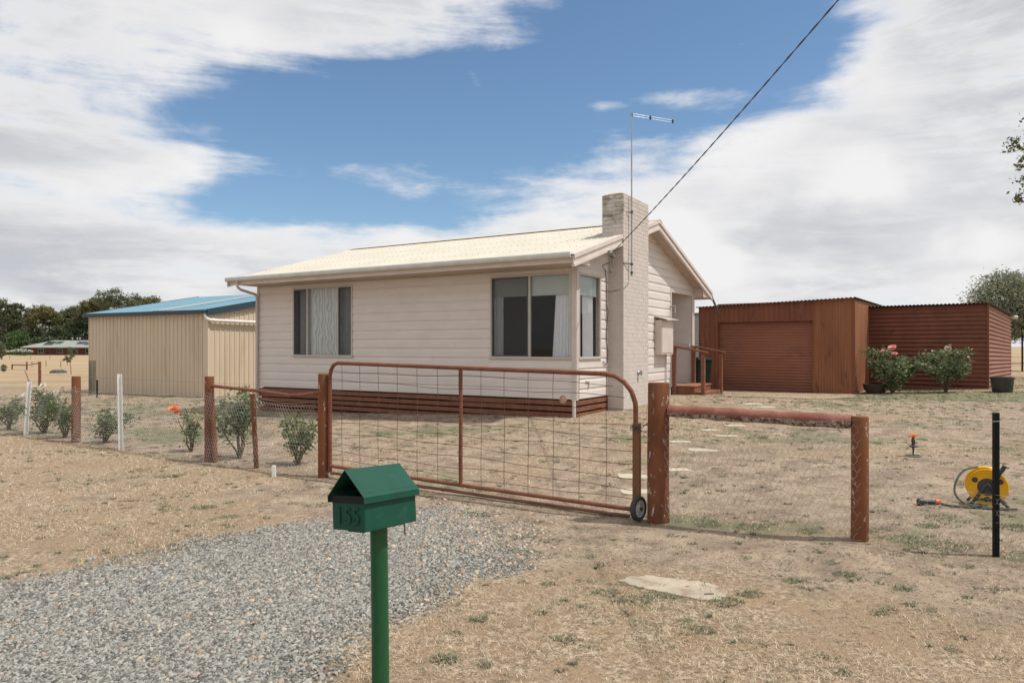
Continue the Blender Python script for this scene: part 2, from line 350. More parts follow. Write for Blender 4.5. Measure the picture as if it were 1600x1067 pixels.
# ------------------------------------------------------------------ ground
CTRL = np.array([(0, 0, 0), (-3, 4, 0), (3, 4, .02), (1.34, 6.62, 0), (-2.3, 8.9, 0), (2.77, 5.76, .06), (3.53, 5.29, .07), (5.5, 4.2, .08),
 (-4.2, 10.06, 0), (-7.1, 11.8, .04), (-8.5, 12.66, .06), (1.19, 13.6, .275), (2.3, 14.69, .30), (3, 15.9, .36), (-6.4, 18.2, 0), (-3, 16, .12),
 (-9.3, 22.1, .05), (-14.6, 24.9, .03), (4.6, 17.8, .41), (9.66, 20.4, .27), (7, 20, .30), (5.9, 23, .22), (13.3, 20.2, .42), (10.95, 22.2, .34), (17, 24.5, .6), (12, 12, .30), (-9, 6, 0),
 (-30, 60, -.1), (-60, 110, -.4), (-140, 215, -.87), (-170, 300, -1.0), (60, 100, .6), (0, 250, -.5), (0, -30, 0), (30, 0, .2), (-40, 5, 0), (400, 400, 0), (-500, 400, -1.2), (0, 900, -1)], dtype=float)
def _phi(r): return np.sqrt(r*r+2.25)
_P = CTRL[:, :2]; _A = _phi(np.linalg.norm(_P[:, None]-_P[None], axis=2)); _n = len(_P)
_M = np.zeros((_n+1, _n+1)); _M[:_n, :_n] = _A + np.eye(_n)*0.02; _M[:_n, _n] = 1; _M[_n, :_n] = 1
_w = np.linalg.solve(_M, np.append(CTRL[:, 2], 0))
def gz_np(x, y):
    x = np.asarray(x, float); y = np.asarray(y, float); z = np.full(x.shape, _w[_n])
    for i in range(_n): z = z + _w[i]*_phi(np.hypot(x-_P[i, 0], y-_P[i, 1]))
    d = np.hypot(x, y); far = np.clip((d-500)/600, 0, 1)
    return z*(1-far) - 1.0*far
def gz(x, y): return float(gz_np(np.array([x]), np.array([y]))[0])
def vnoise(x, y, s, seed=0):      # cheap smooth value noise for masks
    x = np.asarray(x)*s+seed*17.3; y = np.asarray(y)*s+seed*9.1
    xi = np.floor(x).astype(int); yi = np.floor(y).astype(int); fx = x-xi; fy = y-yi
    fx = fx*fx*(3-2*fx); fy = fy*fy*(3-2*fy)
    def h(a, b):
        q = np.sin(a*127.1+b*311.7+seed*74.7)*43758.5453; return q-np.floor(q)
    return (h(xi, yi)*(1-fx)+h(xi+1, yi)*fx)*(1-fy)+(h(xi, yi+1)*(1-fx)+h(xi+1, yi+1)*fx)*fy
def fbm(x, y, s, seed=0): return 0.5*vnoise(x, y, s, seed)+0.3*vnoise(x, y, s*2.1, seed+1)+0.2*vnoise(x, y, s*4.3, seed+2)
def poly_sd(x, y, poly):          # signed distance, inside positive
    x = np.asarray(x, float); y = np.asarray(y, float); d = np.full(x.shape, 1e9); inside = np.zeros(x.shape, bool); n = len(poly)
    for i in range(n):
        x0, y0 = poly[i]; x1, y1 = poly[(i+1) % n]
        ex, ey = x1-x0, y1-y0; t = np.clip(((x-x0)*ex+(y-y0)*ey)/(ex*ex+ey*ey), 0, 1)
        d = np.minimum(d, np.hypot(x-x0-t*ex, y-y0-t*ey))
        c = ((y0 > y) != (y1 > y)); xs = x0+(y-y0)/(ey if abs(ey) > 1e-9 else 1e-9)*ex
        inside ^= c & (x < xs)
    return np.where(inside, d, -d)
GRAVEL = [(-9, 2.4), (-5.2, 3.9), (-3.34, 4.75), (-2.44, 5.95), (-1.87, 6.6), (-1.3, 7.0), (-0.72, 7.25), (-0.1, 7.0), (0.16, 6.35), (-0.05, 5.7), (-0.43, 4.95), (-0.62, 4.4), (-0.91, 3.95), (-1.07, 3.44), (-1.3, 2.6), (-1.6, 0), (-9, -1)]
FD = np.array([0.855, -0.518])                    # fence / gate / house-front direction
GL = np.array([-2.3, 8.9])                        # gate hinge post
def masks(x, y):
    sd_ = poly_sd(x, y, GRAVEL)+0.55*(fbm(x, y, 1.6, 3)-0.5)
    grav = np.clip(sd_/0.8+0.42, 0, 1)*(1-0.62*np.clip((x+1.35)/1.0, 0, 1)*np.clip((y-5.0)/1.0, 0, 1))
    # mulch bed behind the left fence
    rx, ry = x-GL[0], y-GL[1]; along = -(rx*FD[0]+ry*FD[1]); perp = rx*0.518+ry*0.855
    bed = np.clip(1-np.abs(perp-0.45)/0.75, 0, 1)*np.clip((along+0.2)/0.4, 0, 1)*(0.5+fbm(x, y, 1.5, 5))
    # bare earth: apron at the gate, the strip in front of the fence, the worn yard, patches in the verge
    n1, n2 = fbm(x, y, 0.55, 8), fbm(x, y, 1.5, 9)
    ap = np.exp(-(((x-0.2)/1.9)**2+((y-6.3)/1.0)**2))*(0.55+n2)
    ap2 = np.exp(-(((x+0.6)/1.4)**2+((y-7.7)/0.8)**2))
    strip = np.exp(-((perp+0.75)/0.75)**2)*np.where(along < 0.3, 1.0, 0.25)*(0.35+n2)
    yard = np.clip((perp-0.05)/0.4, 0, 1)*np.clip(1.25-(y-12)/16, 0, 1)*np.clip(0.35+1.6*(n1-0.35), 0.1, 1)
    verge = np.clip((fbm(x, y, 0.9, 50)-0.52)*4, 0, 1)*0.75
    trk = np.minimum(np.abs(x-(0.55+0.02*(y-6))-.0*y), np.abs(x+0.85+0.10*(y-6)))
    verge = np.maximum(verge, np.exp(-(trk/0.22)**2)*np.exp(-((y-8)/3.2)**2)*0.8)
    bare = np.clip(np.maximum.reduce([bed*1.1, ap*1.1, ap2*0.8, yard, strip, verge]), 0, 1)
    g = np.clip((fbm(x, y, 0.8, 12)-0.47)*4, 0, 1)*(0.30+0.35*np.clip(perp/0.5, 0, 1))
    g = g+np.exp(-((perp-0.04)/0.20)**2)*np.clip((fbm(x, y, 1.3, 14)-0.30)*3.2, 0, 1)*np.where(along > -4.2, 0.45, 1.25)
    g = g+np.exp(-(((x-11.5)/5.0)**2+((y-18.0)/1.8)**2))*(0.35+fbm(x, y, 0.9, 15))*1.2
    g = g+0.7*np.exp(-(((x-4.3)/1.3)**2+((y-6.3)/0.6)**2))*n2
    g = g+0.8*np.exp(-(((x+5.2)/1.6)**2+((y-12.6)/0.7)**2))
    g = g+0.6*np.exp(-(((x+1.6)/0.5)**2+((y-8.2)/0.3)**2))
    green = np.clip(g, 0, 1)*(1-grav)
    pad = np.clip((np.hypot(x, y)-26)/14, 0, 1)
    return grav, bare, green, pad

def ground_material():
    m = bpy.data.materials.new('dry_lawn'); m.use_nodes = True; nt = NT(m.node_tree); bs = nt.n['Principled BSDF']
    tc = nt.new('ShaderNodeTexCoord'); co = tc.outputs['Object']
    def A(n): return nt.new('ShaderNodeAttribute', attribute_name=n).outputs['Fac']
    grav, bare, green, pad = A('gravel'), A('bare'), A('green'), A('paddock')
    n_big = nt.noise(co, 0.55, 5, 0.6); n_mid = nt.noise(co, 3.2, 6, 0.62, 0.3); n_f = nt.noise(co, 26, 5, 0.7); n_ff = nt.noise(co, 110, 3, 0.7)
    straw = nt.mix(nt.ramp(n_f, 0.36, 0.60), (0.63, 0.51, 0.37, 1), (0.265, 0.195, 0.132, 1))
    straw = nt.mix(nt.ramp(nt.noise(nt.mapping(co, (1, 1.6, 1)), 48, 3, 0.7), 0.54, 0.66), straw, (0.085, 0.062, 0.042, 1))
    straw = nt.mix(nt.ramp(n_mid, 0.40, 0.70), straw, (0.38, 0.265, 0.17, 1))
    straw = nt.mix(nt.ramp(n_big, 0.42, 0.62, 0, 0.75), straw, (0.34, 0.25, 0.165, 1))
    earth = nt.mix(nt.ramp(n_mid, 0.3, 0.7), (0.47, 0.37, 0.27, 1), (0.265, 0.20, 0.15, 1))
    earth = nt.mix(nt.ramp(n_f, 0.50, 0.70), earth, (0.14, 0.10, 0.075, 1))
    earth = nt.mix(nt.ramp(nt.noise(co, 48, 4, 0.7), 0.60, 0.72), earth, (0.54, 0.44, 0.33, 1))
    bm = nt.ramp(nt.math('ADD', bare, nt.math('MULTIPLY', nt.math('SUBTRACT', n_mid, 0.5), 0.9)), 0.25, 0.6)
    col = nt.mix(bm, straw, earth)
    spk = nt.math('MULTIPLY', nt.ramp(nt.noise(nt.mapping(co, (1, 1.4, 1)), 15, 4, 0.78), 0.55, 0.66), nt.ramp(nt.noise(co, 1.1, 3, 0.6), 0.40, 0.6))
    col = nt.mix(nt.math('MULTIPLY', spk, 0.9), col, (0.105, 0.095, 0.062, 1))
    gm = nt.ramp(nt.math('ADD', green, nt.math('MULTIPLY', nt.math('SUBTRACT', nt.noise(co, 5.5, 5, 0.7), 0.5), 1.3)), 0.30, 0.75, 0, 0.85)
    gcol = nt.mix(n_f, (0.115, 0.13, 0.07, 1), (0.27, 0.255, 0.15, 1))
    col = nt.mix(gm, col, gcol)
    pcol = nt.mix(nt.ramp(nt.noise(nt.mapping(co, (0.6, 2.5, 1)), 0.12, 6, 0.6), 0.3, 0.7), (0.46, 0.34, 0.21, 1), (0.31, 0.225, 0.14, 1))
    col = nt.mix(nt.math('MULTIPLY', pad, 0.9), col, pcol)
    vor = nt.new('ShaderNodeTexVoronoi', feature='F1'); nt.l.new(co, vor.inputs['Vector']); vor.inputs['Scale'].default_value = 75
    sepc = nt.new('ShaderNodeSeparateColor'); nt.l.new(vor.outputs['Color'], sepc.inputs[0])
    stone = nt.mix(sepc.outputs[0], (0.10, 0.098, 0.092, 1), (0.32, 0.31, 0.28, 1))
    stone = nt.mix(nt.ramp(sepc.outputs[1], 0.80, 0.9), stone, (0.42, 0.29, 0.20, 1))
    gmask = nt.ramp(nt.math('ADD', grav, nt.math('MULTIPLY', nt.math('SUBTRACT', n_f, 0.5), 0.8)), 0.35, 0.65)
    col = nt.mix(gmask, col, stone)
    nt.l.new(col, bs.inputs['Base Color']); bs.inputs['Roughness'].default_value = 0.95; bs.inputs['Specular IOR Level'].default_value = 0.15
    hgt = nt.math('ADD', nt.math('MULTIPLY', n_f, 0.55), nt.math('ADD', nt.math('MULTIPLY', n_ff, 0.2), nt.math('MULTIPLY', nt.math('MULTIPLY', vor.outputs['Distance'], gmask), -0.7)))
    b = nt.new('ShaderNodeBump'); b.inputs['Strength'].default_value = 1.0; b.inputs['Distance'].default_value = 0.05
    nt.l.new(hgt, b.inputs['Height']); nt.l.new(b.outputs[0], bs.inputs['Normal'])
    return m
def axis_pts(lo, hi, step, out_lo, out_hi, gr=1.25):
    core = list(np.arange(lo, hi+1e-6, step)); a = []; s = step; p = lo
    while p > out_lo: s *= gr; p -= s; a.append(p)
    b = []; s = step; p = hi
    while p < out_hi: s *= gr; p += s; b.append(p)
    return np.array(a[::-1]+core+b)
xs = axis_pts(-13, 16, 0.11, -3000, 3000); ys = axis_pts(2.2, 25, 0.11, -400, 4000)
X, Y = np.meshgrid(xs, ys); Z = gz_np(X, Y)
near = np.clip(1-(np.hypot(X, Y)-25)/10, 0, 1)
Z = Z + near*0.022*(fbm(X, Y, 2.2, 20)-0.5)
gq, bq, nq, pq = masks(X.ravel(), Y.ravel())
ny, nx = X.shape; idx = np.arange(ny*nx).reshape(ny, nx)
F = np.stack([idx[:-1, :-1], idx[:-1, 1:], idx[1:, 1:], idx[1:, :-1]], -1).reshape(-1, 4)
g_o = mesh_np('ground', np.stack([X, Y, Z], -1).reshape(-1, 3), F, ground_material(), attr={'gravel': gq, 'bare': bq, 'green': nq, 'paddock': pq}, smooth=True)
tag(g_o, kind='structure')

def sheet(name, poly, m, lift=0.006, step=0.35):
    """a slab-like strip following the ground"""
    xsd = [p[0] for p in poly]; ysd = [p[1] for p in poly]
    gx = np.arange(min(xsd), max(xsd)+step, step); gy = np.arange(min(ysd), max(ysd)+step, step)
    mb = MB(); n = len(poly)
    c = (sum(xsd)/n, sum(ysd)/n)
    K = 8
    for i in range(n):
        p, q = poly[i], poly[(i+1) % n]
        for a in range(K):
            t0, t1 = a/K, (a+1)/K
            def pt(s, t):
                ex = p[0]+(q[0]-p[0])*s, p[1]+(q[1]-p[1])*s
                xx = c[0]+(ex[0]-c[0])*t; yy = c[1]+(ex[1]-c[1])*t
                return (xx, yy, gz(xx, yy)+lift)
            for r in range(4):
                r0, r1 = r/4, (r+1)/4
                if r == 0: mb.poly([pt(0, 0), pt(t0, r1), pt(t1, r1)])
                else: mb.quad(pt(t0, r0), pt(t0, r1), pt(t1, r1), pt(t1, r0))
    return tag(mb.build(name, m, None), kind='structure')
path_o = sheet('path', [(5.1, 17.3), (7.3, 17.0), (8.9, 18.6), (9.55, 20.3), (6.35, 22.4)], mat('dusty_concrete', (.37, .28, .195), (.29, .21, .14), 1.5, .9, .3, 30), 0.012)

# ------------------------------------------------------------------ grass and gravel (uncountable)
def blades(n_per, y0, y1, hmin, hmax, w, flat, sel):
    out = []
    area = 1.5*0.5*(y1*y1-y0*y0); n = int(n_per*area)
    y = np.sqrt(rng.uniform(y0*y0, y1*y1, n)); x = rng.uniform(-0.76, 0.76, n)*y
    g, b, gr, _ = masks(x, y); keep = sel(x, y, g, b, gr)
    x, y, gr = x[keep], y[keep], gr[keep]; n = len(x)
    h = rng.uniform(hmin, hmax, n); a = rng.uniform(0, 2*np.pi, n); t = rng.uniform(*flat, n)
    ca, sa = np.cos(a), np.sin(a); z = gz_np(x, y)+0.0
    ww = w*rng.uniform(0.6, 1.4, n)
    p0 = np.stack([x-sa*ww, y+ca*ww, z], -1); p1 = np.stack([x+sa*ww, y-ca*ww, z], -1)
    tip = np.stack([x+ca*np.cos(t)*h, y+sa*np.cos(t)*h, z+np.sin(t)*h+0.004], -1)
    V = np.stack([p0, p1, tip], 1).reshape(-1, 3)
    tint = np.repeat(rng.uniform(0, 1, n), 3)
    return V, tint
def occupied(x, y):   # keep blades off the buildings and slabs
    c, s = math.cos(R(58.8)), math.sin(R(58.8)); dx, dy = x-1.19, y-13.6
    lx, ly = dx*c+dy*s, -dx*s+dy*c
    return ((lx > -0.05) & (lx < 7.5) & (ly > -0.4) & (ly < 9.0))
sets = []
for (dens, y0, y1, h0, h1, w) in ((6400, 3.2, 5.2, .012, .042, .0015), (3400, 5.2, 8.0, .014, .044, .0022), (1000, 8, 12, .02, .06, .0036), (320, 12, 19, .025, .06, .006), (90, 19, 26, .03, .06, .010)):
    sets.append(blades(dens, y0, y1, h0, h1, w, (0.03, 0.75), lambda x, y, g, b, gr: (rng.uniform(0, 1, len(x)) > g*1.02) & (rng.uniform(0, 1, len(x)) > b*1.02) & (1.9*(fbm(x, y, 1.7, 31)-0.22) > rng.uniform(0, 1, len(x))) & ~occupied(x, y)))
Vv = np.concatenate([s[0] for s in sets]); Tt = np.concatenate([s[1] for s in sets])
straw_mat = leaf_mat('straw_blade', (0.17, 0.115, 0.068), (0.80, 0.68, 0.50), 0.15, 0.8)
tag(mesh_np('dry_grass', Vv, np.arange(len(Vv)).reshape(-1, 3), straw_mat, attr={'tint': Tt}), 'short dry straw coloured grass covering the verge and yard', 'grass', kind='stuff')
def tufts():
    V_, T_ = [], []
    n = 9000; y = np.sqrt(rng.uniform(3.3**2, 24**2, n)); x = rng.uniform(-0.76, 0.76, n)*y
    g, b, gr, _ = masks(x, y)
    p = 0.16+0.5*np.clip((fbm(x, y, .9, 41)-.45)*4, 0, 1)+gr*1.4
    keep = (rng.uniform(0, 1, n) < p) & (g < 0.3) & ~occupied(x, y)
    x, y = x[keep], y[keep]
    big_ = [(0.62, 4.75, .10), (0.80, 4.62, .13), (0.93, 4.70, .08), (1.35, 4.55, .11), (1.55, 4.68, .09), (-.38, 7.0, .14), (.10, 6.2, .12), (.32, 6.05, .10), (1.9, 4.9, .07), (2.3, 5.0, .08), (2.55, 4.7, .07),
            (3.1, 5.75, .16), (3.35, 5.55, .18), (3.0, 6.0, .12), (3.8, 6.3, .2), (4.2, 6.0, .16), (4.5, 5.6, .2), (3.5, 6.1, .10), (1.75, 6.45, .12), (2.1, 6.3, .14), (2.5, 6.05, .12), (1.1, 4.1, .06), (-.2, 4.3, .06), (.3, 4.0, .07), (-.35, 3.75, .08), (-2.0, 7.4, .14), (-3.1, 7.3, .13), (-2.7, 6.9, .10), (-4.3, 9.0, .16), (-1.9, 8.3, .2), (-1.6, 8.15, .18)]
    x = np.concatenate([x, [q[0] for q in big_]]); y = np.concatenate([y, [q[1] for q in big_]]); nb_ = len(big_); nt0 = len(x)-nb_
    for i_, (cx, cy) in enumerate(zip(x, y)):
        k = rng.integers(10, 34); rad = rng.uniform(0.015, 0.06)*(1+cy*0.05)
        if i_ >= nt0: rad = big_[i_-nt0][2]; k = int(rad*1500)
        a = rng.uniform(0, 2*np.pi, k); rr = rad*np.sqrt(rng.uniform(0, 1, k)); px = cx+np.cos(a)*rr; py = cy+np.sin(a)*rr*0.8
        pz = gz_np(px, py); h = rng.uniform(.012, .035, k)*(1+cy*0.02); a2 = rng.uniform(0, 2*np.pi, k); t = rng.uniform(0.1, .8, k)
        w = rng.uniform(.002, .0045, k)*(1+cy*0.06)
        p0 = np.stack([px-np.sin(a2)*w, py+np.cos(a2)*w, pz], -1); p1 = np.stack([px+np.sin(a2)*w, py-np.cos(a2)*w, pz], -1)
        tp = np.stack([px+np.cos(a2)*np.cos(t)*h, py+np.sin(a2)*np.cos(t)*h, pz+np.sin(t)*h+.003], -1)
        V_.append(np.stack([p0, p1, tp], 1).reshape(-1, 3)); T_.append(np.repeat(rng.uniform(0, 1, k)*0.6+rng.uniform(0, .4), 3))
    return np.concatenate(V_), np.concatenate(T_)
tv, tt = tufts()
tag(mesh_np('green_weeds', tv, np.arange(len(tv)).reshape(-1, 3), leaf_mat('weed_blade', (0.095, 0.125, 0.066), (0.25, 0.255, 0.155), 0.25, 0.7), attr={'tint': tt}), 'low green weed tufts scattered through the dry grass', 'weeds', kind='stuff')

def stones(n, region, smin, smax, thr, name, label, ca, cb, weights=None):
    x = rng.uniform(region[0], region[1], n); y = rng.uniform(region[2], region[3], n)
    g, b, gr, _ = masks(x, y)
    keep = (g > thr(x, y)) & (np.abs(x) < 1.1*y+1.0); x, y = x[keep], y[keep]; n = len(x)
    s = smin+(smax-smin)*rng.uniform(0, 1, n)**2.2; z = gz_np(x, y)
    base = np.array([(1, 0, 0), (0, 1, 0), (-1, 0, 0), (0, -1, 0), (.62, .1, 1), (-.1, .62, 1), (-.62, -.1, 1), (.1, -.62, 1)], float)
    fc = np.array([(4, 5, 6, 7), (0, 1, 5, 4), (1, 2, 6, 5), (2, 3, 7, 6), (3, 0, 4, 7)])
    a = rng.uniform(0, 2*np.pi, n); ca_, sa_ = np.cos(a), np.sin(a)
    P = base[None]*(1+rng.uniform(-.35, .35, (n, len(base), 3))); P[..., 0] *= rng.uniform(.8, 1.6, (n, 1)); P[..., 2] *= rng.uniform(.3, .8, (n, 1))
    xx = P[..., 0]*ca_[:, None]-P[..., 1]*sa_[:, None]; yy = P[..., 0]*sa_[:, None]+P[..., 1]*ca_[:, None]
    tl = rng.uniform(-.55, .55, (n, 1)); zz = P[..., 2]+xx*tl
    V_ = np.stack([xx*s[:, None]+x[:, None], yy*s[:, None]+y[:, None], zz*s[:, None]+z[:, None]+.002], -1).reshape(-1, 3)
    F_ = (fc[None]+(np.arange(n)*len(base))[:, None, None]).reshape(-1, 4)
    tint = np.repeat(rng.uniform(0, 1, n), len(base))
    return tag(mesh_np(name, V_, F_, leaf_mat(name+'_rock', ca, cb, 0.0, 0.9), attr={'tint': tint}), label, 'gravel', kind='stuff')
stones(680000, (-6.4, 0.6, 2.4, 7.5), .0036, .0135, lambda x, y: rng.uniform(0.05, 1.05, len(x)), 'gravel', 'crushed blue grey driveway gravel', (0.075, 0.074, 0.068), (0.40, 0.388, 0.348))
stones(22000, (-4.5, 0.9, 3.2, 7.8), .005, .020, lambda x, y: rng.uniform(0.3, 3.4, len(x))-2.4*np.exp(-(((x+0.35)/.75)**2+((y-6.4)/1.0)**2))-.8*np.exp(-(((x+1.6)/.6)**2+((y-4.8)/.6)**2)), 'orange_gravel', 'buff and orange stones mixed through the driveway gravel', (0.30, 0.20, 0.14), (0.56, 0.46, 0.36))

# ------------------------------------------------------------------ weatherboard house
HROT = R(58.8); HC = (1.19, 13.6)
house = thing('weatherboard_house', 'small beige weatherboard house with cream iron roof and brick chimney', 'house', (HC[0], HC[1], 0), HROT)
# local axes: x = back along the gable, y = left along the front; outside is -x (front) and -y (gable)
LEN, DEP = 8.84, 7.30
SILL, HEAD, FLOOR, SOF = 1.39, 3.02, 0.61, 3.105
RX, RZ = 3.66, 4.40                      # underside of ridge
SF, SR = (4.40-3.16)/4.32, 0.318           # roof slopes front / rear
def roof_z(x): return RZ-(RX-x)*SF if x < RX else RZ-(x-RX)*SR
def split(u0, u1, v0, v1, holes):
    us = sorted({u0, u1, *[h[0] for h in holes], *[h[1] for h in holes]}); vs = sorted({v0, v1, *[h[2] for h in holes], *[h[3] for h in holes]})
    us = [u for u in us if u0 <= u <= u1]; vs = [v for v in vs if v0 <= v <= v1]
    for i in range(len(us)-1):
        for j in range(len(vs)-1):
            cu, cv = (us[i]+us[i+1])/2, (vs[j]+vs[j+1])/2
            if not any(h[0] < cu < h[1] and h[2] < cv < h[3] for h in holes): yield us[i], us[i+1], vs[j], vs[j+1]
PROF = [(0.0, 0.003), (0.0, 0.019), (0.012, 0.021), (0.125, 0.019), (0.150, 0.013), (0.172, 0.006), (0.194, 0.004)]   # (height, proud)
def boards(mb, place, u0, u1, z0, z1, holes, clip=None):
    z = z0
    while z < z1-0.01:
        zt = min(z+0.194, z1)
        cuts = sorted({u0, u1, *[v for h in holes for v in (h[0], h[1])]})
        for a, b in zip(cuts[:-1], cuts[1:]):
            if b-a < 0.005: continue
            mid = (a+b)/2
            zlo, zhi = z, zt
            for h in holes:
                if h[0] < mid < h[1]:
                    if h[2] <= zlo+1e-6 and h[3] >= zhi-1e-6: zhi = zlo
                    elif h[2] <= zlo < h[3] < zhi: zlo = h[3]
                    elif zlo < h[2] < zhi: zhi = h[2]
            if zhi-zlo < 0.008: continue
            pr = [(h, p) for h, p in PROF if zlo-1e-6 <= z+h <= zhi+1e-6]
            def pv(hh):
                for (h1, p1), (h2, p2) in zip(PROF[1:-1], PROF[2:]):
                    if h1 <= hh <= h2: return p1+(p2-p1)*(hh-h1)/(h2-h1)
                return 0.019
            if zlo > z+1e-6: pr = [(zlo-z, pv(zlo-z))]+pr
            if zhi < z+0.194-1e-6: pr = pr+[(zhi-z, pv(zhi-z))]
            for (h1, p1), (h2, p2) in zip(pr[:-1], pr[1:]):
                A, B, C_, D = (a, z+h1), (b, z+h1), (b, z+h2), (a, z+h2)
                if clip:
                    l1, r1 = clip(z+h1); l2, r2 = clip(z+h2)
                    A = (max(a, l1), z+h1); B = (min(b, r1), z+h1); C_ = (min(b, r2), z+h2); D = (max(a, l2), z+h2)
                    if A[0] >= B[0]: continue
                    if D[0] > C_[0]: D = C_ = ((D[0]+C_[0])/2, z+h2)
                mb.quad(place(A[0], A[1], p1), place(B[0], B[1], p1), place(C_[0], C_[1], p2), place(D[0], D[1], p2))
        z = zt
pf = lambda u, z, p: (-p, u, z)           # front wall
pg = lambda u, z, p: (u, -p, z)           # gable wall
big = (0.075, 1.895, SILL, HEAD); small = (5.63, 7.58, SILL, HEAD); side = (0.10, 1.11, SILL, HEAD)
PORCH = (5.42, 7.12, FLOOR, 3.02)
mb = MB(); boards(mb, pf, 0.0, LEN, FLOOR, SOF, [big, small])
for a in split(0, LEN, FLOOR, SOF, [big, small]): mb.box(0.002, 0.09, a[0], a[1], a[2], a[3])
mb.build('wall', siding, house, ang=20)
def gclip(z):
    l = RX-(RZ-z)/SF; r = RX+(RZ-z)/SR
    return max(0, l), min(DEP, r)
mb = MB(); boards(mb, pg, 0.0, DEP, FLOOR, RZ, [side, (PORCH[0], PORCH[1], FLOOR-.01, PORCH[3]), (1.50, 2.90, FLOOR-.01, RZ)], gclip)
for a in split(0, DEP, FLOOR, SOF, [side, PORCH]): mb.box(a[0]+0.001, a[1]-0.001, 0.002, 0.09, a[2], a[3])
mb.prism([(0.0, 0.002, SOF), (DEP, 0.002, SOF), (DEP, 0.002, roof_z(DEP)-.02), (RX, 0.002, RZ-.02), (0, 0.002, roof_z(0)-.02)], (0, 0.088, 0))
mb.build('wall', siding, house, ang=20)
mb = MB()   # rear wall, far end wall, floor, ceiling: the dark shell behind the windows
mb.box(DEP-.09, DEP, 0.092, LEN-.09, FLOOR, SOF+.03); mb.box(0.092, DEP-.092, LEN-.09, LEN-.002, FLOOR, SOF+.03)
mb.prism([(0.0, LEN-.09, SOF), (DEP, LEN-.09, SOF), (DEP, LEN-.09, roof_z(DEP)-.02), (RX, LEN-.09, RZ-.02), (0, LEN-.09, roof_z(0)-.02)], (0, 0.088, 0))
mb.build('wall', siding, house)
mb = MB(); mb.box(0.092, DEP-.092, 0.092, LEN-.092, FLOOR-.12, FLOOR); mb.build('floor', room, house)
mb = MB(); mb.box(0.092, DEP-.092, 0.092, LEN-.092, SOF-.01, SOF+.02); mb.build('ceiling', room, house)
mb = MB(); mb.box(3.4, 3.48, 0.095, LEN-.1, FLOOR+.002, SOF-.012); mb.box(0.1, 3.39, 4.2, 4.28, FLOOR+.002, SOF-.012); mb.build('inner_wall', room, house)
# porch alcove
mb = MB(); mb.box(PORCH[1], PORCH[1]+.05, 0.0, 1.3, FLOOR, PORCH[3]+.06); mb.box(PORCH[0]-.06, PORCH[0], 0.092, 1.3, FLOOR, PORCH[3]+.06)
mb.box(PORCH[0]-.06, PORCH[1]+.05, 1.302, 1.36, FLOOR, PORCH[3]+.06); mb.build('porch_wall', siding, house)
mb = MB(); mb.box(PORCH[0], PORCH[1], 0.092, 1.3, PORCH[3]+.002, PORCH[3]+.05); mb.build('porch_ceiling', soffit_paint, house)
mb = MB(); mb.box(PORCH[1]-.07, PORCH[1]-.002, 0.03, 1.28, 1.60, 1.70); mb.build('porch_ledge', trim, house, bevel=.006)
mb = MB(); mb.box(PORCH[0]+.35, PORCH[1]-.3, 1.265, 1.298, FLOOR+.01, 2.62); d_o = mb.build('door', curtain_grey, house, bevel=.004)
mb = MB(); mb.tube([(PORCH[0]+.45, 1.262, 1.6), (PORCH[0]+.45, 1.21, 1.6)], .014, 10); mb.lathe([(0.0, 0), (.028, .004), (.03, .02), (.018, .034), (0, .036)], 12, Matrix.Translation((PORCH[0]+.45, 1.225, 1.6)) @ Matrix.Rotation(R(90), 4, 'X')); mb.build('handle', steel, d_o)
# trims
for (u, rows) in ((2.75, (5,)), (4.62, (2, 7)), (3.6, (9,)), (5.2, (1, 4))):
    for r_ in rows:
        z0_ = FLOOR+.194*r_; mb = MB(); mb.box(-.0235, -.019, u, u+.035, z0_+.002, z0_+.118); mb.build('cladding_joiner', siding, house, smooth=False)
mb = MB(); mb.box(-.034, .004, -.034, .070, FLOOR-.02, SOF); mb.box(-.030, .090, -.034, -.004, FLOOR-.02, SOF+.05); mb.build('corner_trim', trim, house, bevel=.004)
mb = MB(); mb.box(-.032, .03, LEN-.06, LEN+.02, FLOOR-.02, SOF); mb.build('corner_trim', trim, house, bevel=.004)
mb = MB(); mb.box(PORCH[1], DEP+.02, -.034, -.002, FLOOR-.05, PORCH[3]+.05); mb.box(PORCH[0]-.06, PORCH[0], -.034, -.002, FLOOR-.02, PORCH[3]+.04)
mb.box(PORCH[0], PORCH[1], -.030, -.001, PORCH[3]-.04, PORCH[3]+.09); mb.build('porch_frame', trim, house, bevel=.004)
# roof: two corrugated slopes
Y0, Y1 = -0.335, LEN+0.28
def corrugated(mb, p, eu, ev, lu, lv, amp, per, nrm, nv=1, seg=8):
    p, eu, ev, nrm = Vector(p), Vector(eu).normalized(), Vector(ev).normalized(), Vector(nrm).normalized()
    n = max(2, int(lu/per*seg)); b = len(mb.v)
    for j in range(nv+1):
        for i in range(n+1):
            u = lu*i/n; mb.v.append(tuple(p+eu*u+ev*(lv*j/nv)+nrm*(amp*math.sin(2*math.pi*u/per))))
    for j in range(nv):
        for i in range(n): mb.f.append((b+j*(n+1)+i, b+j*(n+1)+i+1, b+(j+1)*(n+1)+i+1, b+(j+1)*(n+1)+i))
T = .085   # roof build-up above underside
XF, XRr = -0.70, 7.98
mb = MB()
lf = math.hypot(RX-XF, (RX-XF)*SF); corrugated(mb, (XF, Y0, roof_z(XF)+T), (0, 1, 0), (1, 0, SF), Y1-Y0, lf, .0085, .076, (-SF, 0, 1))
lr = math.hypot(XRr-RX, (XRr-RX)*SR); corrugated(mb, (RX, Y0, RZ+T), (0, 1, 0), (1, 0, -SR), Y1-Y0, lr, .0085, .076, (SR, 0, 1))
roof = mb.build('roof', cream_roof, house, ang=60)
mb = MB(); zc = RZ+T+.012
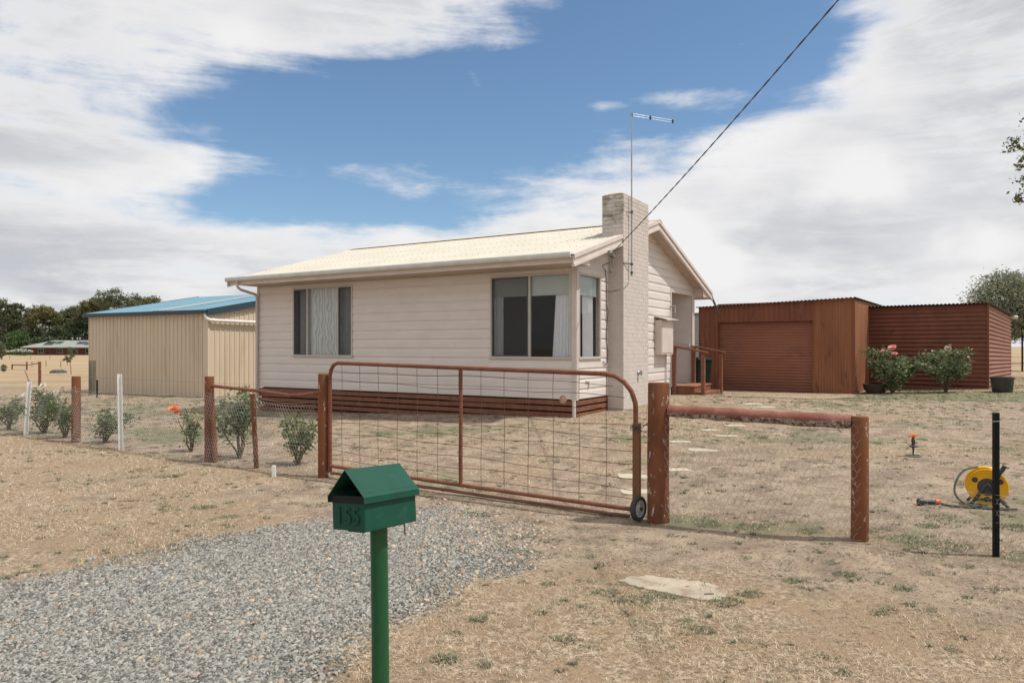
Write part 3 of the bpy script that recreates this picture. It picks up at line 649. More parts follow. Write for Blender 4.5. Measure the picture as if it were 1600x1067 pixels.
for sgn, sl in ((-1, SF), (1, SR)):
    mb.hexa([(RX, Y0-.02, zc+.012), (RX, Y1+.02, zc+.012), (RX+sgn*.17, Y1+.02, zc-.17*sl+.014), (RX+sgn*.17, Y0-.02, zc-.17*sl+.014),
             (RX, Y0-.02, zc+.020), (RX, Y1+.02, zc+.020), (RX+sgn*.17, Y1+.02, zc-.17*sl+.022), (RX+sgn*.17, Y0-.02, zc-.17*sl+.022)])
mb.build('ridge_cap', cream_roof, roof)
mb = MB()   # screw rows over the battens
for frac in (.05, .24, .43, .62, .81, .96):
    x = XF+(RX-XF)*frac
    for k in range(int((Y1-Y0)/.152)):
        y = Y0+.019+.152*k; z = roof_z(x)+T+.010
        mb.lathe([(.008, -.002), (.008, .004), (.004, .007), (0, .0075)], 6, Matrix.Translation((x+rnd.uniform(-.01, .01), y, z)))
tag(mb.build('roof_screws', dark_steel, roof), kind='stuff')
# fascia, gutter, soffits
mb = MB(); mb.box(-.675, -.650, Y0+.06, Y1-.02, SOF-.005, 3.205); mb.build('fascia', barge_paint, house)
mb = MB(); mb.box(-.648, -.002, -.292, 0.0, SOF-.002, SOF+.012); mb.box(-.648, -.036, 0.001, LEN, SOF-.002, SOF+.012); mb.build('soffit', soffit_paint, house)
mb = MB()
gp = [(-.677, 3.185), (-.775, 3.185), (-.795, 3.205), (-.795, 3.275), (-.785, 3.288), (-.779, 3.288), (-.779, 3.275), (-.77, 3.20), (-.69, 3.20), (-.677, 3.27)]
mb.prism([(x, Y0+.05, z) for x, z in gp], (0, Y1-Y0-.07, 0)); gut = mb.build('gutter', gutter_paint, house, ang=50)
mb = MB(); mb.tube([(-.735, LEN-.12, 3.186), (-.735, LEN-.12, 3.09), (-.70, LEN-.12, 3.03), (-.62, LEN-.11, 2.99), (-.10, LEN-.03, 2.90), (-.075, LEN-.03, 2.82), (-.075, LEN-.02, .3)], .032, 12); mb.build('downpipe', trim, house)
def rake_pts(x0, x1, off): return [(x, roof_z(x)+off) for x in (x0, x1)]
for yy0, yy1, nm in ((-.325, -.300, 'gable'), (LEN+.245, LEN+.27, 'far')):
    mb = MB()
    mb.prism([(XF-.02, yy0, roof_z(XF)-.085), (RX, yy0, RZ-.085), (RX, yy0, RZ+T-.012), (XF-.02, yy0, roof_z(XF)+T-.012)], (0, yy1-yy0, 0))
    mb.prism([(RX, yy0, RZ-.085), (XRr, yy0, roof_z(XRr)-.085), (XRr, yy0, roof_z(XRr)+T-.012), (RX, yy0, RZ+T-.012)], (0, yy1-yy0, 0))
    mb.build('barge_board', barge_paint, house, smooth=False)
mb = MB()   # lower bead and metal barge cap on the near gable
for x0, x1 in ((XF-.02, RX), (RX, XRr)):
    (xa, za), (xb, zb) = rake_pts(x0, x1, 0)
    mb.prism([(xa, -.345, za-.12), (xb, -.345, zb-.12), (xb, -.345, zb-.072), (xa, -.345, za-.072)], (0, .055, 0))
mb.build('barge_bead', barge_paint, house, smooth=False)
mb = MB()
for x0, x1 in ((XF-.03, RX), (RX, XRr+.02)):
    (xa, za), (xb, zb) = rake_pts(x0, x1, T)
    mb.prism([(xa, -.350, za-.055), (xb, -.350, zb-.055), (xb, -.350, zb+.022), (xa, -.350, za+.022)], (0, .012, 0))
    mb.prism([(xa, -.338, za+.014), (xb, -.338, zb+.014), (xb, -.338, zb+.022), (xa, -.338, za+.022)], (0, .16, 0))
mb.build('barge_cap', barge_paint, house, smooth=False)
mb = MB()
for x0, x1 in ((-.64, RX), (RX, XRr-.01)):
    (xa, za), (xb, zb) = rake_pts(x0, x1, -.062)
    mb.prism([(xa, -.299, za), (xb, -.299, zb), (xb, -.299, zb+.02), (xa, -.299, za+.02)], (0, .297, 0))
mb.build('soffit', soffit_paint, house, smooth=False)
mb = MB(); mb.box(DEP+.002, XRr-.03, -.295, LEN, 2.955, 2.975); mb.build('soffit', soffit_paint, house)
mb = MB(); mb.box(XRr-.03, XRr-.005, -.298, LEN+.2, 2.93, 3.05); mb.build('fascia', barge_paint, house)
mb = MB(); mb.prism([(DEP-.05, -.297, 2.956), (XRr-.012, -.297, 2.956), (XRr-.012, -.297, roof_z(XRr)-.05), (DEP-.05, -.297, roof_z(DEP-.05)-.05)], (0, .012, 0)); mb.build('eave_end', barge_paint, house, smooth=False)
mb = MB(); mb.prism([(-.674, -.296, SOF-.004), (.0, -.296, SOF+.0), (.0, -.296, roof_z(0)-.05), (-.674, -.296, roof_z(-.674)-.05)], (0, .012, 0)); mb.build('eave_end', barge_paint, house, smooth=False)
mb = MB(); mb.prism([(DEP-.02, -.285, 2.958), (DEP-.02, -.0, 2.958), (DEP-.02, -.0, roof_z(DEP)-.04), (DEP-.02, -.285, roof_z(DEP)-.04)], (.012, 0, 0)); mb.build('eave_end', barge_paint, house, smooth=False)
mb = MB(); mb.tube([(XRr+.02, -.30, 3.05), (XRr+.06, -.31, 2.98), (XRr+.25, -.36, 2.75), (XRr+.4, -.4, 2.55)], .028, 10); mb.build('downpipe', dark_steel, house)
# skirting slats, with black sheets behind for the shaded void
def skirt(place, u0, u1, step_break, nrow=5):
    mb = MB(); zt = FLOOR-.03
    for k in range(nrow):
        z1 = zt-k*.118; z0 = z1-.084
        seams = [u0]+[s for s in step_break if u0 < s < u1]+[u1]
        for a, b in zip(seams[:-1], seams[1:]):
            d = rnd.uniform(-.006, .006)
            p = [place(a+.004, z0+d, 0.0), place(b-.004, z0+d, 0.0), place(b-.004, z0+d, .02), place(a+.004, z0+d, .02)]
            q = [place(a+.004, z1+d, 0.0), place(b-.004, z1+d, 0.0), place(b-.004, z1+d, .02), place(a+.004, z1+d, .02)]
            mb.hexa(p+q)
    return mb
mb = skirt(lambda u, z, p: (-p+.01, u, z), 0.03, LEN, [1.1, 2.9, 4.6, 6.3, 7.7], 5); mb.build('skirting_slats', slat_stain, house, smooth=False)
mb = skirt(lambda u, z, p: (u, -p+.01, z), 0.03, 1.49, [], 3); mb.build('skirting_slats', slat_stain, house, smooth=False)
mb = MB(); mb.box(.06, .07, .07, LEN-.05, -.15, FLOOR-.02); mb.box(.07, DEP, .06, .07, -.15, FLOOR-.02); mb.box(DEP-.07, DEP-.06, .07, LEN-.05, -.15, FLOOR-.12); mb.box(.07, DEP-.07, LEN-.05, LEN-.04, -.15, FLOOR-.12); mb.build('underfloor_shade', black_paint, house)  # black sheets stand in for the shade under the floor
for q0_, q1_, dz_ in ((2.91, PORCH[0], .005), (PORCH[1], DEP, .055)):
    mb = MB(); mb.box(q0_, q1_, -.012, .05, 0.1, FLOOR-dz_); mb.build('plinth', siding, house)
mb = MB(); mb.tube([(-.05, .0, .15), (-.05, .0, FLOOR-.022)], .035, 10); mb.build('stump', trim, house)
# windows
def window(place, u0, u1, mull, screens, panes, nm='window'):
    """place(u,z,p) -> local point, p = outward"""
    fr = MB(); W_ = .045
    def bar(a0, a1, z0, z1, p0=-.03, p1=.034):
        fr.hexa([place(a0, z0, p0), place(a1, z0, p0), place(a1, z0, p1), place(a0, z0, p1), place(a0, z1, p0), place(a1, z1, p0), place(a1, z1, p1), place(a0, z1, p1)])
    bar(u0, u1, HEAD-W_, HEAD); bar(u0-.02, u1+.02, SILL-.03, SILL+.02, -.03, .05)
    bar(u0, u0+W_, SILL+.02, HEAD-W_); bar(u1-W_, u1, SILL+.02, HEAD-W_)
    for m_ in mull: bar(m_-.024, m_+.024, SILL+.021, HEAD-W_-.001, -.025, .030)
    w = fr.build(nm, alu, house, bevel=.004)
    for a, b in panes:
        g = MB(); qs = [place(a, SILL+.02, .004), place(b, SILL+.02, .004), place(b, HEAD-W_, .004), place(a, HEAD-W_, .004)]
        nn_ = (Vector(qs[1])-Vector(qs[0])).cross(Vector(qs[2])-Vector(qs[0])); o_ = Vector(place(a, SILL, 1))-Vector(place(a, SILL, 0))
        g.quad(*(qs if nn_.dot(o_) > 0 else qs[::-1])); g.build('pane', GLASS, w, smooth=False)
    for a, b in screens:
        g = MB(); g.quad(place(a+.02, SILL+.04, .022), place(b-.02, SILL+.04, .022), place(b-.02, HEAD-W_-.02, .022), place(a+.02, HEAD-W_-.02, .022)); so = g.build('fly_screen', SCREEN, w, smooth=False)
        f2 = MB()
        for (a0, a1, z0, z1) in ((a, a+.022, SILL+.021, HEAD-W_-.001), (b-.022, b, SILL+.021, HEAD-W_-.001), (a+.022, b-.022, SILL+.021, SILL+.043), (a+.022, b-.022, HEAD-W_-.023, HEAD-W_-.001)):
            f2.hexa([place(a0, z0, .014), place(a1, z0, .014), place(a1, z0, .037), place(a0, z0, .037), place(a0, z1, .014), place(a1, z1, .014), place(a1, z1, .037), place(a0, z1, .037)])
        f2.build('screen_frame', alu_dark, w, smooth=False)
    return w
window(pf, small[0], small[1], [6.09, 7.096], [(7.12, 7.535), (5.675, 6.066)], [(5.675, 6.066), (6.114, 7.072), (7.12, 7.535)])
window(pf, big[0], big[1], [.983], [(1.007, 1.85)], [(.12, .959), (1.007, 1.85)])
window(pg, side[0], side[1], [], [], [(.145, 1.065)])
# blinds and curtains hang inside: things of their own, in house coordinates
def to_world(o, parent=house):
    o.location = parent.location; o.rotation_euler = parent.rotation_euler; return o
def drape(u0, u1, z0, z1, place, p, m, folds, amp=.03, flare=0.0):
    n = max(16, folds*10); mb = MB(); b = 0; NV = 6
    for j in range(NV+1):
        z = z1+(z0-z1)*j/NV
        for i in range(n+1):
            t = i/n; u = u0+(u1-u0)*t + flare*(j/NV)*(t-.0)
            mb.v.append(place(u, z, p+amp*(.5+.5*j/NV)*math.sin(2*math.pi*folds*t+1.3*math.sin(5*t)+.3*j/NV)))
    for j in range(NV):
        for i in range(n): mb.f.append((j*(n+1)+i, j*(n+1)+i+1, (j+1)*(n+1)+i+1, (j+1)*(n+1)+i))
    return mb
def blind_mb(u0, u1, z0, z1, place, p):
    mb = MB(); mb.hexa([place(u0, z0, p), place(u1, z0, p), place(u1, z0, p+.006), place(u0, z0, p+.006), place(u0, z1, p), place(u1, z1, p), place(u1, z1, p+.006), place(u0, z1, p+.006)])
    mb.hexa([place(u0, z0-.025, p-.006), place(u1, z0-.025, p-.006), place(u1, z0-.025, p+.012), place(u0, z0-.025, p+.012), place(u0, z0-.001, p-.006), place(u1, z0-.001, p-.006), place(u1, z0-.001, p+.012), place(u0, z0-.001, p+.012)])
    mb.tube([place(u0, z1+.01, p-.03), place(u1, z1+.01, p-.03)], .022, 8); return mb
tag(to_world(blind_mb(.14, 1.86, 2.62, 2.97, pf, -.055).build('roller_blind', blind, None)), 'pale grey roller blind half down inside the big front window', 'blind')
tag(to_world(blind_mb(.20, 1.06, 2.62, 2.97, pg, -.055).build('roller_blind', blind, None)), 'pale green blue roller blind inside the narrow gable end window beside the chimney', 'blind')
tag(to_world(blind_mb(5.70, 7.52, 2.70, 2.97, pf, -.20).build('roller_blind', blind, None)), 'roller blind above lace curtain in the smaller front window', 'blind')
tag(to_world(drape(.12, .44, 1.35, 2.98, pf, -.085, curtain_white, 6, .022, .10).build('curtain', curtain_white, None, ang=90)), 'white curtain gathered at the right edge of the big front window', 'curtain')
tag(to_world(drape(1.64, 1.90, 1.35, 2.98, pf, -.085, curtain_white, 4, .022, -.02).build('curtain', curtain_white, None, ang=90)), 'white curtain gathered behind the fly screen of the big front window', 'curtain')
tag(to_world(drape(.50, 1.0, 1.35, 2.98, pg, -.10, curtain_white, 8, .02).build('curtain', curtain_white, None, ang=90)), 'white curtain hanging in the narrow gable end window beside the chimney', 'curtain')
tag(to_world(drape(6.05, 7.05, 1.35, 2.98, pf, -.06, LACE, 6, .016).build('lace_curtain', LACE, None, ang=90)), 'wavy patterned lace curtain in the middle of the smaller front window', 'curtain')
tag(to_world(drape(5.7, 6.35, 1.33, 2.98, pf, -.12, curtain_grey, 5, .025).build('curtain', curtain_grey, None, ang=90)), 'grey curtain at the right side of the smaller front window', 'curtain')
tag(to_world(drape(6.95, 7.52, 1.33, 2.98, pf, -.13, curtain_grey, 4, .03).build('curtain', curtain_grey, None, ang=90)), 'grey curtain at the left side of the smaller front window', 'curtain')

# chimney: brick by brick
def chimney_material():
    m = bpy.data.materials.new('weathered_brick'); m.use_nodes = True; nt = NT(m.node_tree); bs = nt.n['Principled BSDF']
    tc = nt.new('ShaderNodeTexCoord'); co = tc.outputs['Object']; sep = nt.new('ShaderNodeSeparateXYZ'); nt.l.new(co, sep.inputs[0])
    n = nt.noise(co, 5, 7, .65); n2 = nt.noise(nt.mapping(co, (1, 1, 3.4)), 4.2, 6, .72); n3 = nt.noise(nt.mapping(co, (1, 1, 2)), 3, 4, .6)
    base = nt.mix(nt.ramp(n, .3, .7), (0.58, .525, .485, 1), (.52, .47, .43, 1))
    top = nt.ramp(nt.math('ADD', sep.outputs[2], nt.math('MULTIPLY', nt.math('SUBTRACT', n, .5), .35)), 4.02, 4.25)
    leftface = nt.ramp(sep.outputs[0], 1.56, 1.50)            # the face over the roof has lost more paint
    wear = nt.math('MULTIPLY', top, nt.math('ADD', nt.math('MULTIPLY', leftface, .75), .25))
    grime = nt.mix(nt.ramp(n2, .36, .66), (.56, .54, .46, 1), (.20, .18, .15, 1))
    col = nt.mix(nt.math('MULTIPLY', wear, nt.ramp(n3, .25, .5)), base, grime)
    cap = nt.ramp(nt.math('ADD', sep.outputs[2], nt.math('MULTIPLY', nt.math('SUBTRACT', n2, .5), .1)), 4.69, 4.74)
    col = nt.mix(cap, col, nt.mix(n2, (.30, .12, .07, 1), (.42, .25, .13, 1)))
    nt.l.new(col, bs.inputs['Base Color']); bs.inputs['Roughness'].default_value = .85
    b = nt.new('ShaderNodeBump'); b.inputs['Strength'].default_value = .3; b.inputs['Distance'].default_value = .01
    nt.l.new(nt.noise(co, 60, 5, .6), b.inputs['Height']); nt.l.new(b.outputs[0], bs.inputs['Normal'])
    return m
mb = MB(); CX0, CX1, CYO, CYI = 1.49, 2.91, -.352, .115
mb.box(CX0+.002, CX1-.002, CYO+.002, -.006, 0.1, 3.95)
mo = MB(); mo.box(CX0+.004, CX1-.004, CYO+.004, CYI-.004, 3.7, 4.69)
H = .086; nc = int((4.76-.16)/H)
for k in range(nc):
    z0 = .16+k*H; z1 = z0+.080
    off = 0 if k % 2 else -.125
    def brick(a0, a1, face):
        d = rnd.uniform(0, .0035); d2 = rnd.uniform(-.002, .002)
        if face == 'f': mb.box(a0, a1, CYO-d+d2*.2, CYO+.05, z0, z1)
        elif face == 'l': mb.box(CX0-d, CX0+.05, a0, a1, z0, z1)
        else: mb.box(CX1-.05, CX1+d, a0, a1, z0, z1)
    x = CX0+off
    while x < CX1-.01:
        a0, a1 = max(x, CX0), min(x+.2465, CX1)
        if a1-a0 > .03: brick(a0, a1, 'f')
        x += .25
    yin = CYI if z0 > 3.6 else -.004
    y = CYO+.052+(off if off else -.06)
    while y < yin-.01:
        a0, a1 = max(y, CYO+.052), min(y+.2465, yin)
        if a1-a0 > .03: brick(a0, a1, 'l'); brick(a0, a1, 'r')
        y += .25
chim = mb.build('chimney', chimney_material(), house, smooth=False)
mo.build('mortar', mat('old_mortar', (.25, .225, .19), (.16, .14, .115), 4, .95, .3, 50), chim, smooth=False)
mb = MB()   # domed mortar flaunching on top
N = 14
for j in range(N+1):
    for i in range(N+1):
        u, v = i/N, j/N; x = CX0+.04+(CX1-CX0-.08)*u; y = CYO+.03+(CYI-CYO-.06)*v
        e = min(1, 4*min(u, 1-u))*min(1, 3.2*min(v, 1-v)); mb.v.append((x, y, 4.73+.09*math.sqrt(max(0, e))*(1-.55*u)+rnd.uniform(-.004, .004)))
for j in range(N):
    for i in range(N): mb.f.append((j*(N+1)+i, j*(N+1)+i+1, (j+1)*(N+1)+i+1, (j+1)*(N+1)+i))
mb.build('mortar_cap', mat('mortar', (.40, .27, .16), (.50, .42, .32), 9, .95, .4, 50), chim, ang=80)
mb = MB(); mb.lathe([(.02, 0), (.05, .004), (.05, .012), (.035, .03), (.035, .06), (.052, .062), (.052, .075), (.0, .08)], 16, Matrix.Translation((2.30, CYO-.003, 1.05)) @ Matrix.Rotation(R(90), 4, 'X')); mb.build('flue_outlet', steel, chim)
# meter box
mb = MB(); mb.box(4.22, 5.06, -.19, -.022, 1.42, 2.24); mbx = mb.build('meter_box', trim, house, bevel=.005)
mb = MB(); mb.prism([(4.18, -.30, 2.248), (5.12, -.30, 2.248), (5.12, -.022, 2.31), (4.18, -.022, 2.31)], (0, 0, .02)); mb.build('hood', trim, mbx, smooth=False)
mb = MB(); mb.box(4.25, 5.03, -.20, -.191, 1.46, 2.22); mb.build('door', barge_paint, mbx, bevel=.003)
mb = MB(); mb.tube([(4.95, -.05, 1.42), (4.95, -.05, .5)], .016, 8); mb.build('conduit', trim, house)
mb = MB(); mb.box(PORCH[0]+.05, PORCH[0]+.20, .10, .25, 2.72, 2.90); mb.build('porch_lamp', mat('lamp_shade', (.62, .52, .22), (.55, .46, .2), 4, .4), house, bevel=.02)
mb = MB(); mb.tube([(PORCH[0]-.12, -.04, 2.62), (PORCH[0]-.12, -.16, 2.62), (PORCH[0]-.12, -.16, 2.45)], .014, 8); mb.tube([(PORCH[0]-.12, -.03, 2.62), (PORCH[0]+.02, -.03, 2.62)], .018, 8); mb.build('wall_bracket', galv, house)
# service bracket and wall cables
mb = MB(); mb.box(.72, .86, -.40, -.345, 3.36, 3.47)
for k in range(5):
    M_ = Matrix.Translation((.70+.035*k, -.40-.012*(k % 2), 3.42-.02*k)) @ Matrix.Rotation(R(90), 4, 'X'); mb.lathe([(.012, 0), (.022, .01), (.014, .02), (.022, .03), (.012, .045), (0, .046)], 8, M_)
for k in range(5):
    p = Vector((.78+.02*k, -.38, 3.38)); mb.tube([p, p+Vector((rnd.uniform(-.04, .08), .02, -.12)), p+Vector((rnd.uniform(.0, .12), .03, -.26)), p+Vector((.05+rnd.uniform(-.05, .08), .06, -.33))], .009, 6)
mb.build('service_bracket', galv_dark, house)
mb = MB(); pts = [(.95, -.33, 3.28), (1.05, -.08, 3.22), (1.30, -.04, 3.16), (1.36, -.035, 2.9), (1.37, -.035, 2.5), (1.33, -.05, 2.35), (1.40, -.035, 2.1), (1.35, -.035, 1.8), (1.42, -.04, 1.5), (1.40, -.04, 1.28), (1.30, -.04, 1.24), (1.2, -.035, 1.3)]
mb.tube(pts, .008, 6); mb.tube([(1.38, -.035, 2.75), (1.44, -.05, 2.72), (1.486, -.20, 2.75), (1.50, -.362, 2.78), (1.74, -.37, 2.92)], .006, 6); mb.tube([(1.37, -.035, 2.5), (1.44, -.04, 2.3), (1.39, -.035, 2.05)], .006, 6)
mb.build('wall_cable', cable_grey, house)
mb = MB(); mb.tube([(.40, -.03, .93), (.52, -.03, .94), (.53, -.03, .80)], .022, 8); mb.build('overflow_pipe', trim, house)

# antenna on chimney
ant = thing('television_antenna', 'thin steel mast with a two rod antenna arm bracketed to the chimney', 'antenna', (HC[0], HC[1], 0), HROT)
AX, AY = 1.78, -.415
mb = MB(); mb.tube([(AX, AY, 3.05), (AX, AY, 4.5), (AX-.01, AY, 6.42)], .016, 8); mb.build('mast', steel, ant)
mb = MB(); mb.tube([(AX-.30, CYO-.006, 3.30), (AX+.02, AY-.02, 3.30)], .012, 6); mb.build('mast_bracket', dark_steel, ant)
mb = MB(); mb.tube([(AX-.14, CYO-.006, 4.36), (AX+.02, AY-.02, 4.38)], .010, 6); mb.build('mast_bracket', dark_steel, ant)
for z in (3.30, 3.12, 4.37): mb = MB(); mb.lathe([(.026, -.02), (.03, -.01), (.03, .02), (.026, .03)], 8, Matrix.Translation((AX, AY, z))); mb.build('clamp', dark_steel, ant)
inv = Matrix.Rotation(-HROT, 4, 'Z'); bd = (inv @ Vector((.93, .38, -.02)))
mb = MB()
for dz in (.0, .045):
    a = Vector((AX, AY, 6.36+dz)); mb.tube([a, a+bd], .004, 6)
mb.build('antenna_rod', steel, ant)
for t in (0.0, .45, 1.0):
    mb = MB(); c = Vector((AX, AY, 6.38))+bd*t; mb.box(c.x-.018, c.x+.018, c.y-.018, c.y+.018, c.z-.035, c.z+.035); mb.build('rod_clip', dark_steel, ant)
# overhead service line
def house_pt(x, y, z):
    c, s = math.cos(HROT), math.sin(HROT); return Vector((HC[0]+x*c-y*s, HC[1]+x*s+y*c, z))
A0 = house_pt(.78, -.42, 3.43); Q = Vector((3.114, 6.9, 4.909)); E = Q+(Q-A0)*2.4
pts = []
for i in range(61):
    t = i/60
    if t < .3: s = t/.3; pts.append(A0.lerp(Q, s)-Vector((0, 0, .05*math.sin(math.pi*s))))
    else: s = (t-.3)/.7; pts.append(Q.lerp(E, s)-Vector((0, 0, .0)))
w_o = MB()
for ph in (0, math.pi):
    tw = []
    for i in range(400):
        t = i/399*60; k = min(int(t), 59); p = pts[k].lerp(pts[k+1], t-k); a = i*.8+ph
        tw.append(p+Vector((math.cos(a)*.0045, 0, math.sin(a)*.0045)))
    w_o.tube(tw, .0056, 6)
tag(w_o.build('power_cable', cable_grey, None), 'twisted black overhead power cable running from the gable to the street', 'cable')

# porch steps and handrails
st = thing('porch_steps', 'brown timber landing with two handrails at the porch', 'steps', (HC[0], HC[1], 0), HROT)
zg = .36
mb = MB(); mb.box(PORCH[0]+.08, PORCH[1]-.12, -.58, -.04, zg-.1, .60)
mb.build('platform', slat_stain, st, bevel=.006)
mb = MB()
for k in range(4): mb.box(PORCH[0]+.05, PORCH[1]-.09, -.60+.14*k, -.60+.14*k+.132, .602, .63)
mb.build('decking', mat('deck_stain', (.34, .16, .09), (.27, .12, .07), 5, .6), st, bevel=.004)
mb = MB(); mb.box(PORCH[0]+.10, PORCH[1]-.25, -.86, -.585, zg-.1, .475); mb.build('step', slat_stain, st, bevel=.006)
for x in (PORCH[0]+.0, PORCH[1]-.10):
    mb = MB(); mb.box(x, x+.09, -.86, -.77, zg-.12, 1.42); mb.build('post', slat_stain, st, bevel=.004)
    mb = MB(); mb.box(x, x+.09, -.13, -.04, zg-.12, 1.58); mb.build('post', slat_stain, st, bevel=.004)
    mb = MB(); mb.beam((x+.045, -.04, 1.62), (x+.045, -.93, 1.455), .11, .045); mb.build('handrail', pipe_brown, st, bevel=.006)
# wheelie bin and grey tank shed behind porch
bin_ = thing('wheelie_bin', 'dark green wheelie bin standing past the porch', 'bin', (5.62, 21.9, gz(5.62, 21.9)), R(30))
mb = MB(); mb.hexa([(-.22, -.24, .06), (.22, -.24, .06), (.22, .24, .06), (-.22, .24, .06), (-.28, -.32, .95), (.28, -.32, .95), (.28, .30, .95), (-.28, .30, .95)]); mb.build('body', door_dark, bin_, bevel=.02)
mb = MB(); mb.hexa([(-.30, -.35, .955), (.30, -.35, .955), (.30, .33, .955), (-.30, .33, .955), (-.27, -.31, 1.03), (.27, -.31, 1.03), (.27, .28, 1.05), (-.27, .28, 1.05)]); mb.build('lid', door_dark, bin_, bevel=.015)
for s in (-1, 1):
    mb = MB(); mb.lathe([(.03, -.02), (.1, -.02), (.1, .02), (.03, .02)], 16, Matrix.Translation((s*.25, .26, .1)) @ Matrix.Rotation(R(90), 4, 'Y')); mb.build('wheel', rubber, bin_)
gs = thing('grey_iron_shed', 'grey corrugated iron shed glimpsed between the house and the garage', 'shed', (7.9, 28.5, 0), R(56))
mb = MB(); corrugated(mb, (0, 0, .1), (0, 0, 1), (0, 1, 0), 2.75, 5.5, .011, .11, (-1, 0, 0), 1, 8); corrugated(mb, (0, 0, .1), (0, 0, 1), (1, 0, 0), 2.75, 4, .011, .11, (0, -1, 0), 1, 8); mb.build('wall', zinc, gs, ang=60)
mb = MB(); corrugated(mb, (-.12, -.12, 2.95), (0, 1, 0), (1, 0, -.03), 5.75, 4.3, .012, .09, (0, 0, 1), 1, 8); mb.build('roof', zinc, gs, ang=60)

# ------------------------------------------------------------------ tan shed with blue roof
sh = thing('farm_shed', 'large tan ribbed steel shed with blue roof left of the house', 'shed', (-9.29, 22.1, 0), R(62))
SL, SDp, SE = 6.0, 9.0, 2.70; SLP = math.tan(R(10.6))
def ribbed(mb, place, u0, u1, z0, z1f, pitch=.19):
    prof = []
    u = u0
    while u < u1-1e-6:
        for du, p in ((0, .0), (.022, .0), (.032, .026), (.052, .026), (.062, .0), (.105, .0), (.112, .007), (.119, .0)):
            if u+du <= u1: prof.append((u+du, p))
        u += pitch
    prof.append((u1, 0))
    for (a, pa), (b, pb) in zip(prof[:-1], prof[1:]):
        mb.quad(place(a, z0, pa), place(b, z0, pb), place(b, z1f(b), pb), place(a, z1f(a), pa))
mb = MB(); ribbed(mb, lambda u, z, p: (-p, u, z), 0.02, SL, -.05, lambda u: SE); mb.build('wall', tan_iron, sh, ang=15)
RXS = 4.5
mb = MB(); ribbed(mb, lambda u, z, p: (u, -p, z), 0.02, SDp, -.05, lambda u: SE+SLP*(u if u < RXS else SDp-u)); mb.build('wall', tan_iron, sh, ang=15)
mb = MB(); ribbed(mb, lambda u, z, p: (u, SL+p, z), 0.02, SDp, -.05, lambda u: SE+SLP*(u if u < RXS else SDp-u)); mb.quad((SDp, 0, -.05), (SDp, SL, -.05), (SDp, SL, SE), (SDp, 0, SE)); mb.build('wall', tan_iron, sh, ang=15)
mb = MB(); mb.box(-.032, .05, -.034, .05, -.05, SE); mb.build('corner_flashing', tan_iron, sh)
mb = MB()
def rz_s(u): return SE+.03+SLP*(u if u < RXS else SDp-u)
for x0, x1 in ((-.10, RXS), (RXS, SDp+.1)):
    y = -.08
    prof = []
    while y < SL+.08:
        for du, p in ((0, .0), (.012, .028), (.036, .028), (.048, .0)):
            prof.append((y+du, p))
        y += .19
    prof.append((SL+.08, 0))
    for (a, pa), (b, pb) in zip(prof[:-1], prof[1:]): mb.quad((x0, a, rz_s(x0)+pa), (x0, b, rz_s(x0)+pb), (x1, b, rz_s(x1)+pb), (x1, a, rz_s(x1)+pa))
rf = mb.build('roof', blue_roof, sh, ang=15)
mb = MB(); mb.quad((.0, 1.9, rz_s(0)+.036), (0, 2.75, rz_s(0)+.036), (RXS-.1, 2.75, rz_s(RXS-.1)+.036), (RXS-.1, 1.9, rz_s(RXS-.1)+.036)); mb.build('skylight', mat('skylight_sheet', (.30, .36, .37), (.26, .32, .33), 3, .5), rf, smooth=False)
for yy in (-.12, SL+.08):
    mb = MB()
    for x0, x1 in ((-.12, RXS), (RXS, SDp+.12)): mb.prism([(x0, yy, rz_s(x0)-.15), (x1, yy, rz_s(x1)-.15), (x1, yy, rz_s(x1)+.04), (x0, yy, rz_s(x0)+.04)], (0, .035, 0))
    mb.build('barge_board', navy_trim, sh, smooth=False)
mb = MB()
for x0, x1 in ((-.12, RXS), (RXS, SDp+.12)): mb.prism([(x0, -.13, rz_s(x0)+.042), (x1, -.13, rz_s(x1)+.042), (x1, -.13, rz_s(x1)+.05), (x0, -.13, rz_s(x0)+.05)], (0, .16, 0))
mb.build('barge_cap', blue_roof, sh, smooth=False)
mb = MB(); mb.prism([(-.04, -.10, SE-.09), (-.17, -.10, SE-.09), (-.18, -.10, SE+.03), (-.16, -.10, SE+.03), (-.15, -.10, SE-.07), (-.04, -.10, SE-.07)], (0, SL+.2, 0)); mb.build('gutter', navy_trim, sh, smooth=False)
mb = MB(); mb.tube([(-.11, -.02, SE-.08), (-.11, -.03, SE-.17), (-.09, -.06, SE-.24), (-.02, -.10, SE-.28), (.10, -.11, SE-.285), (6.0, -.11, SE-.34)], .05, 12); mb.tube([(.06, -.11, SE-.283), (.14, -.11, SE-.284)], .062, 12); mb.build('overflow_pipe', white_pvc, sh)
mb = MB(); mb.box(-.06, SDp+.05, -.06, SL+.05, -.25, .055); mb.build('footing', concrete, sh)

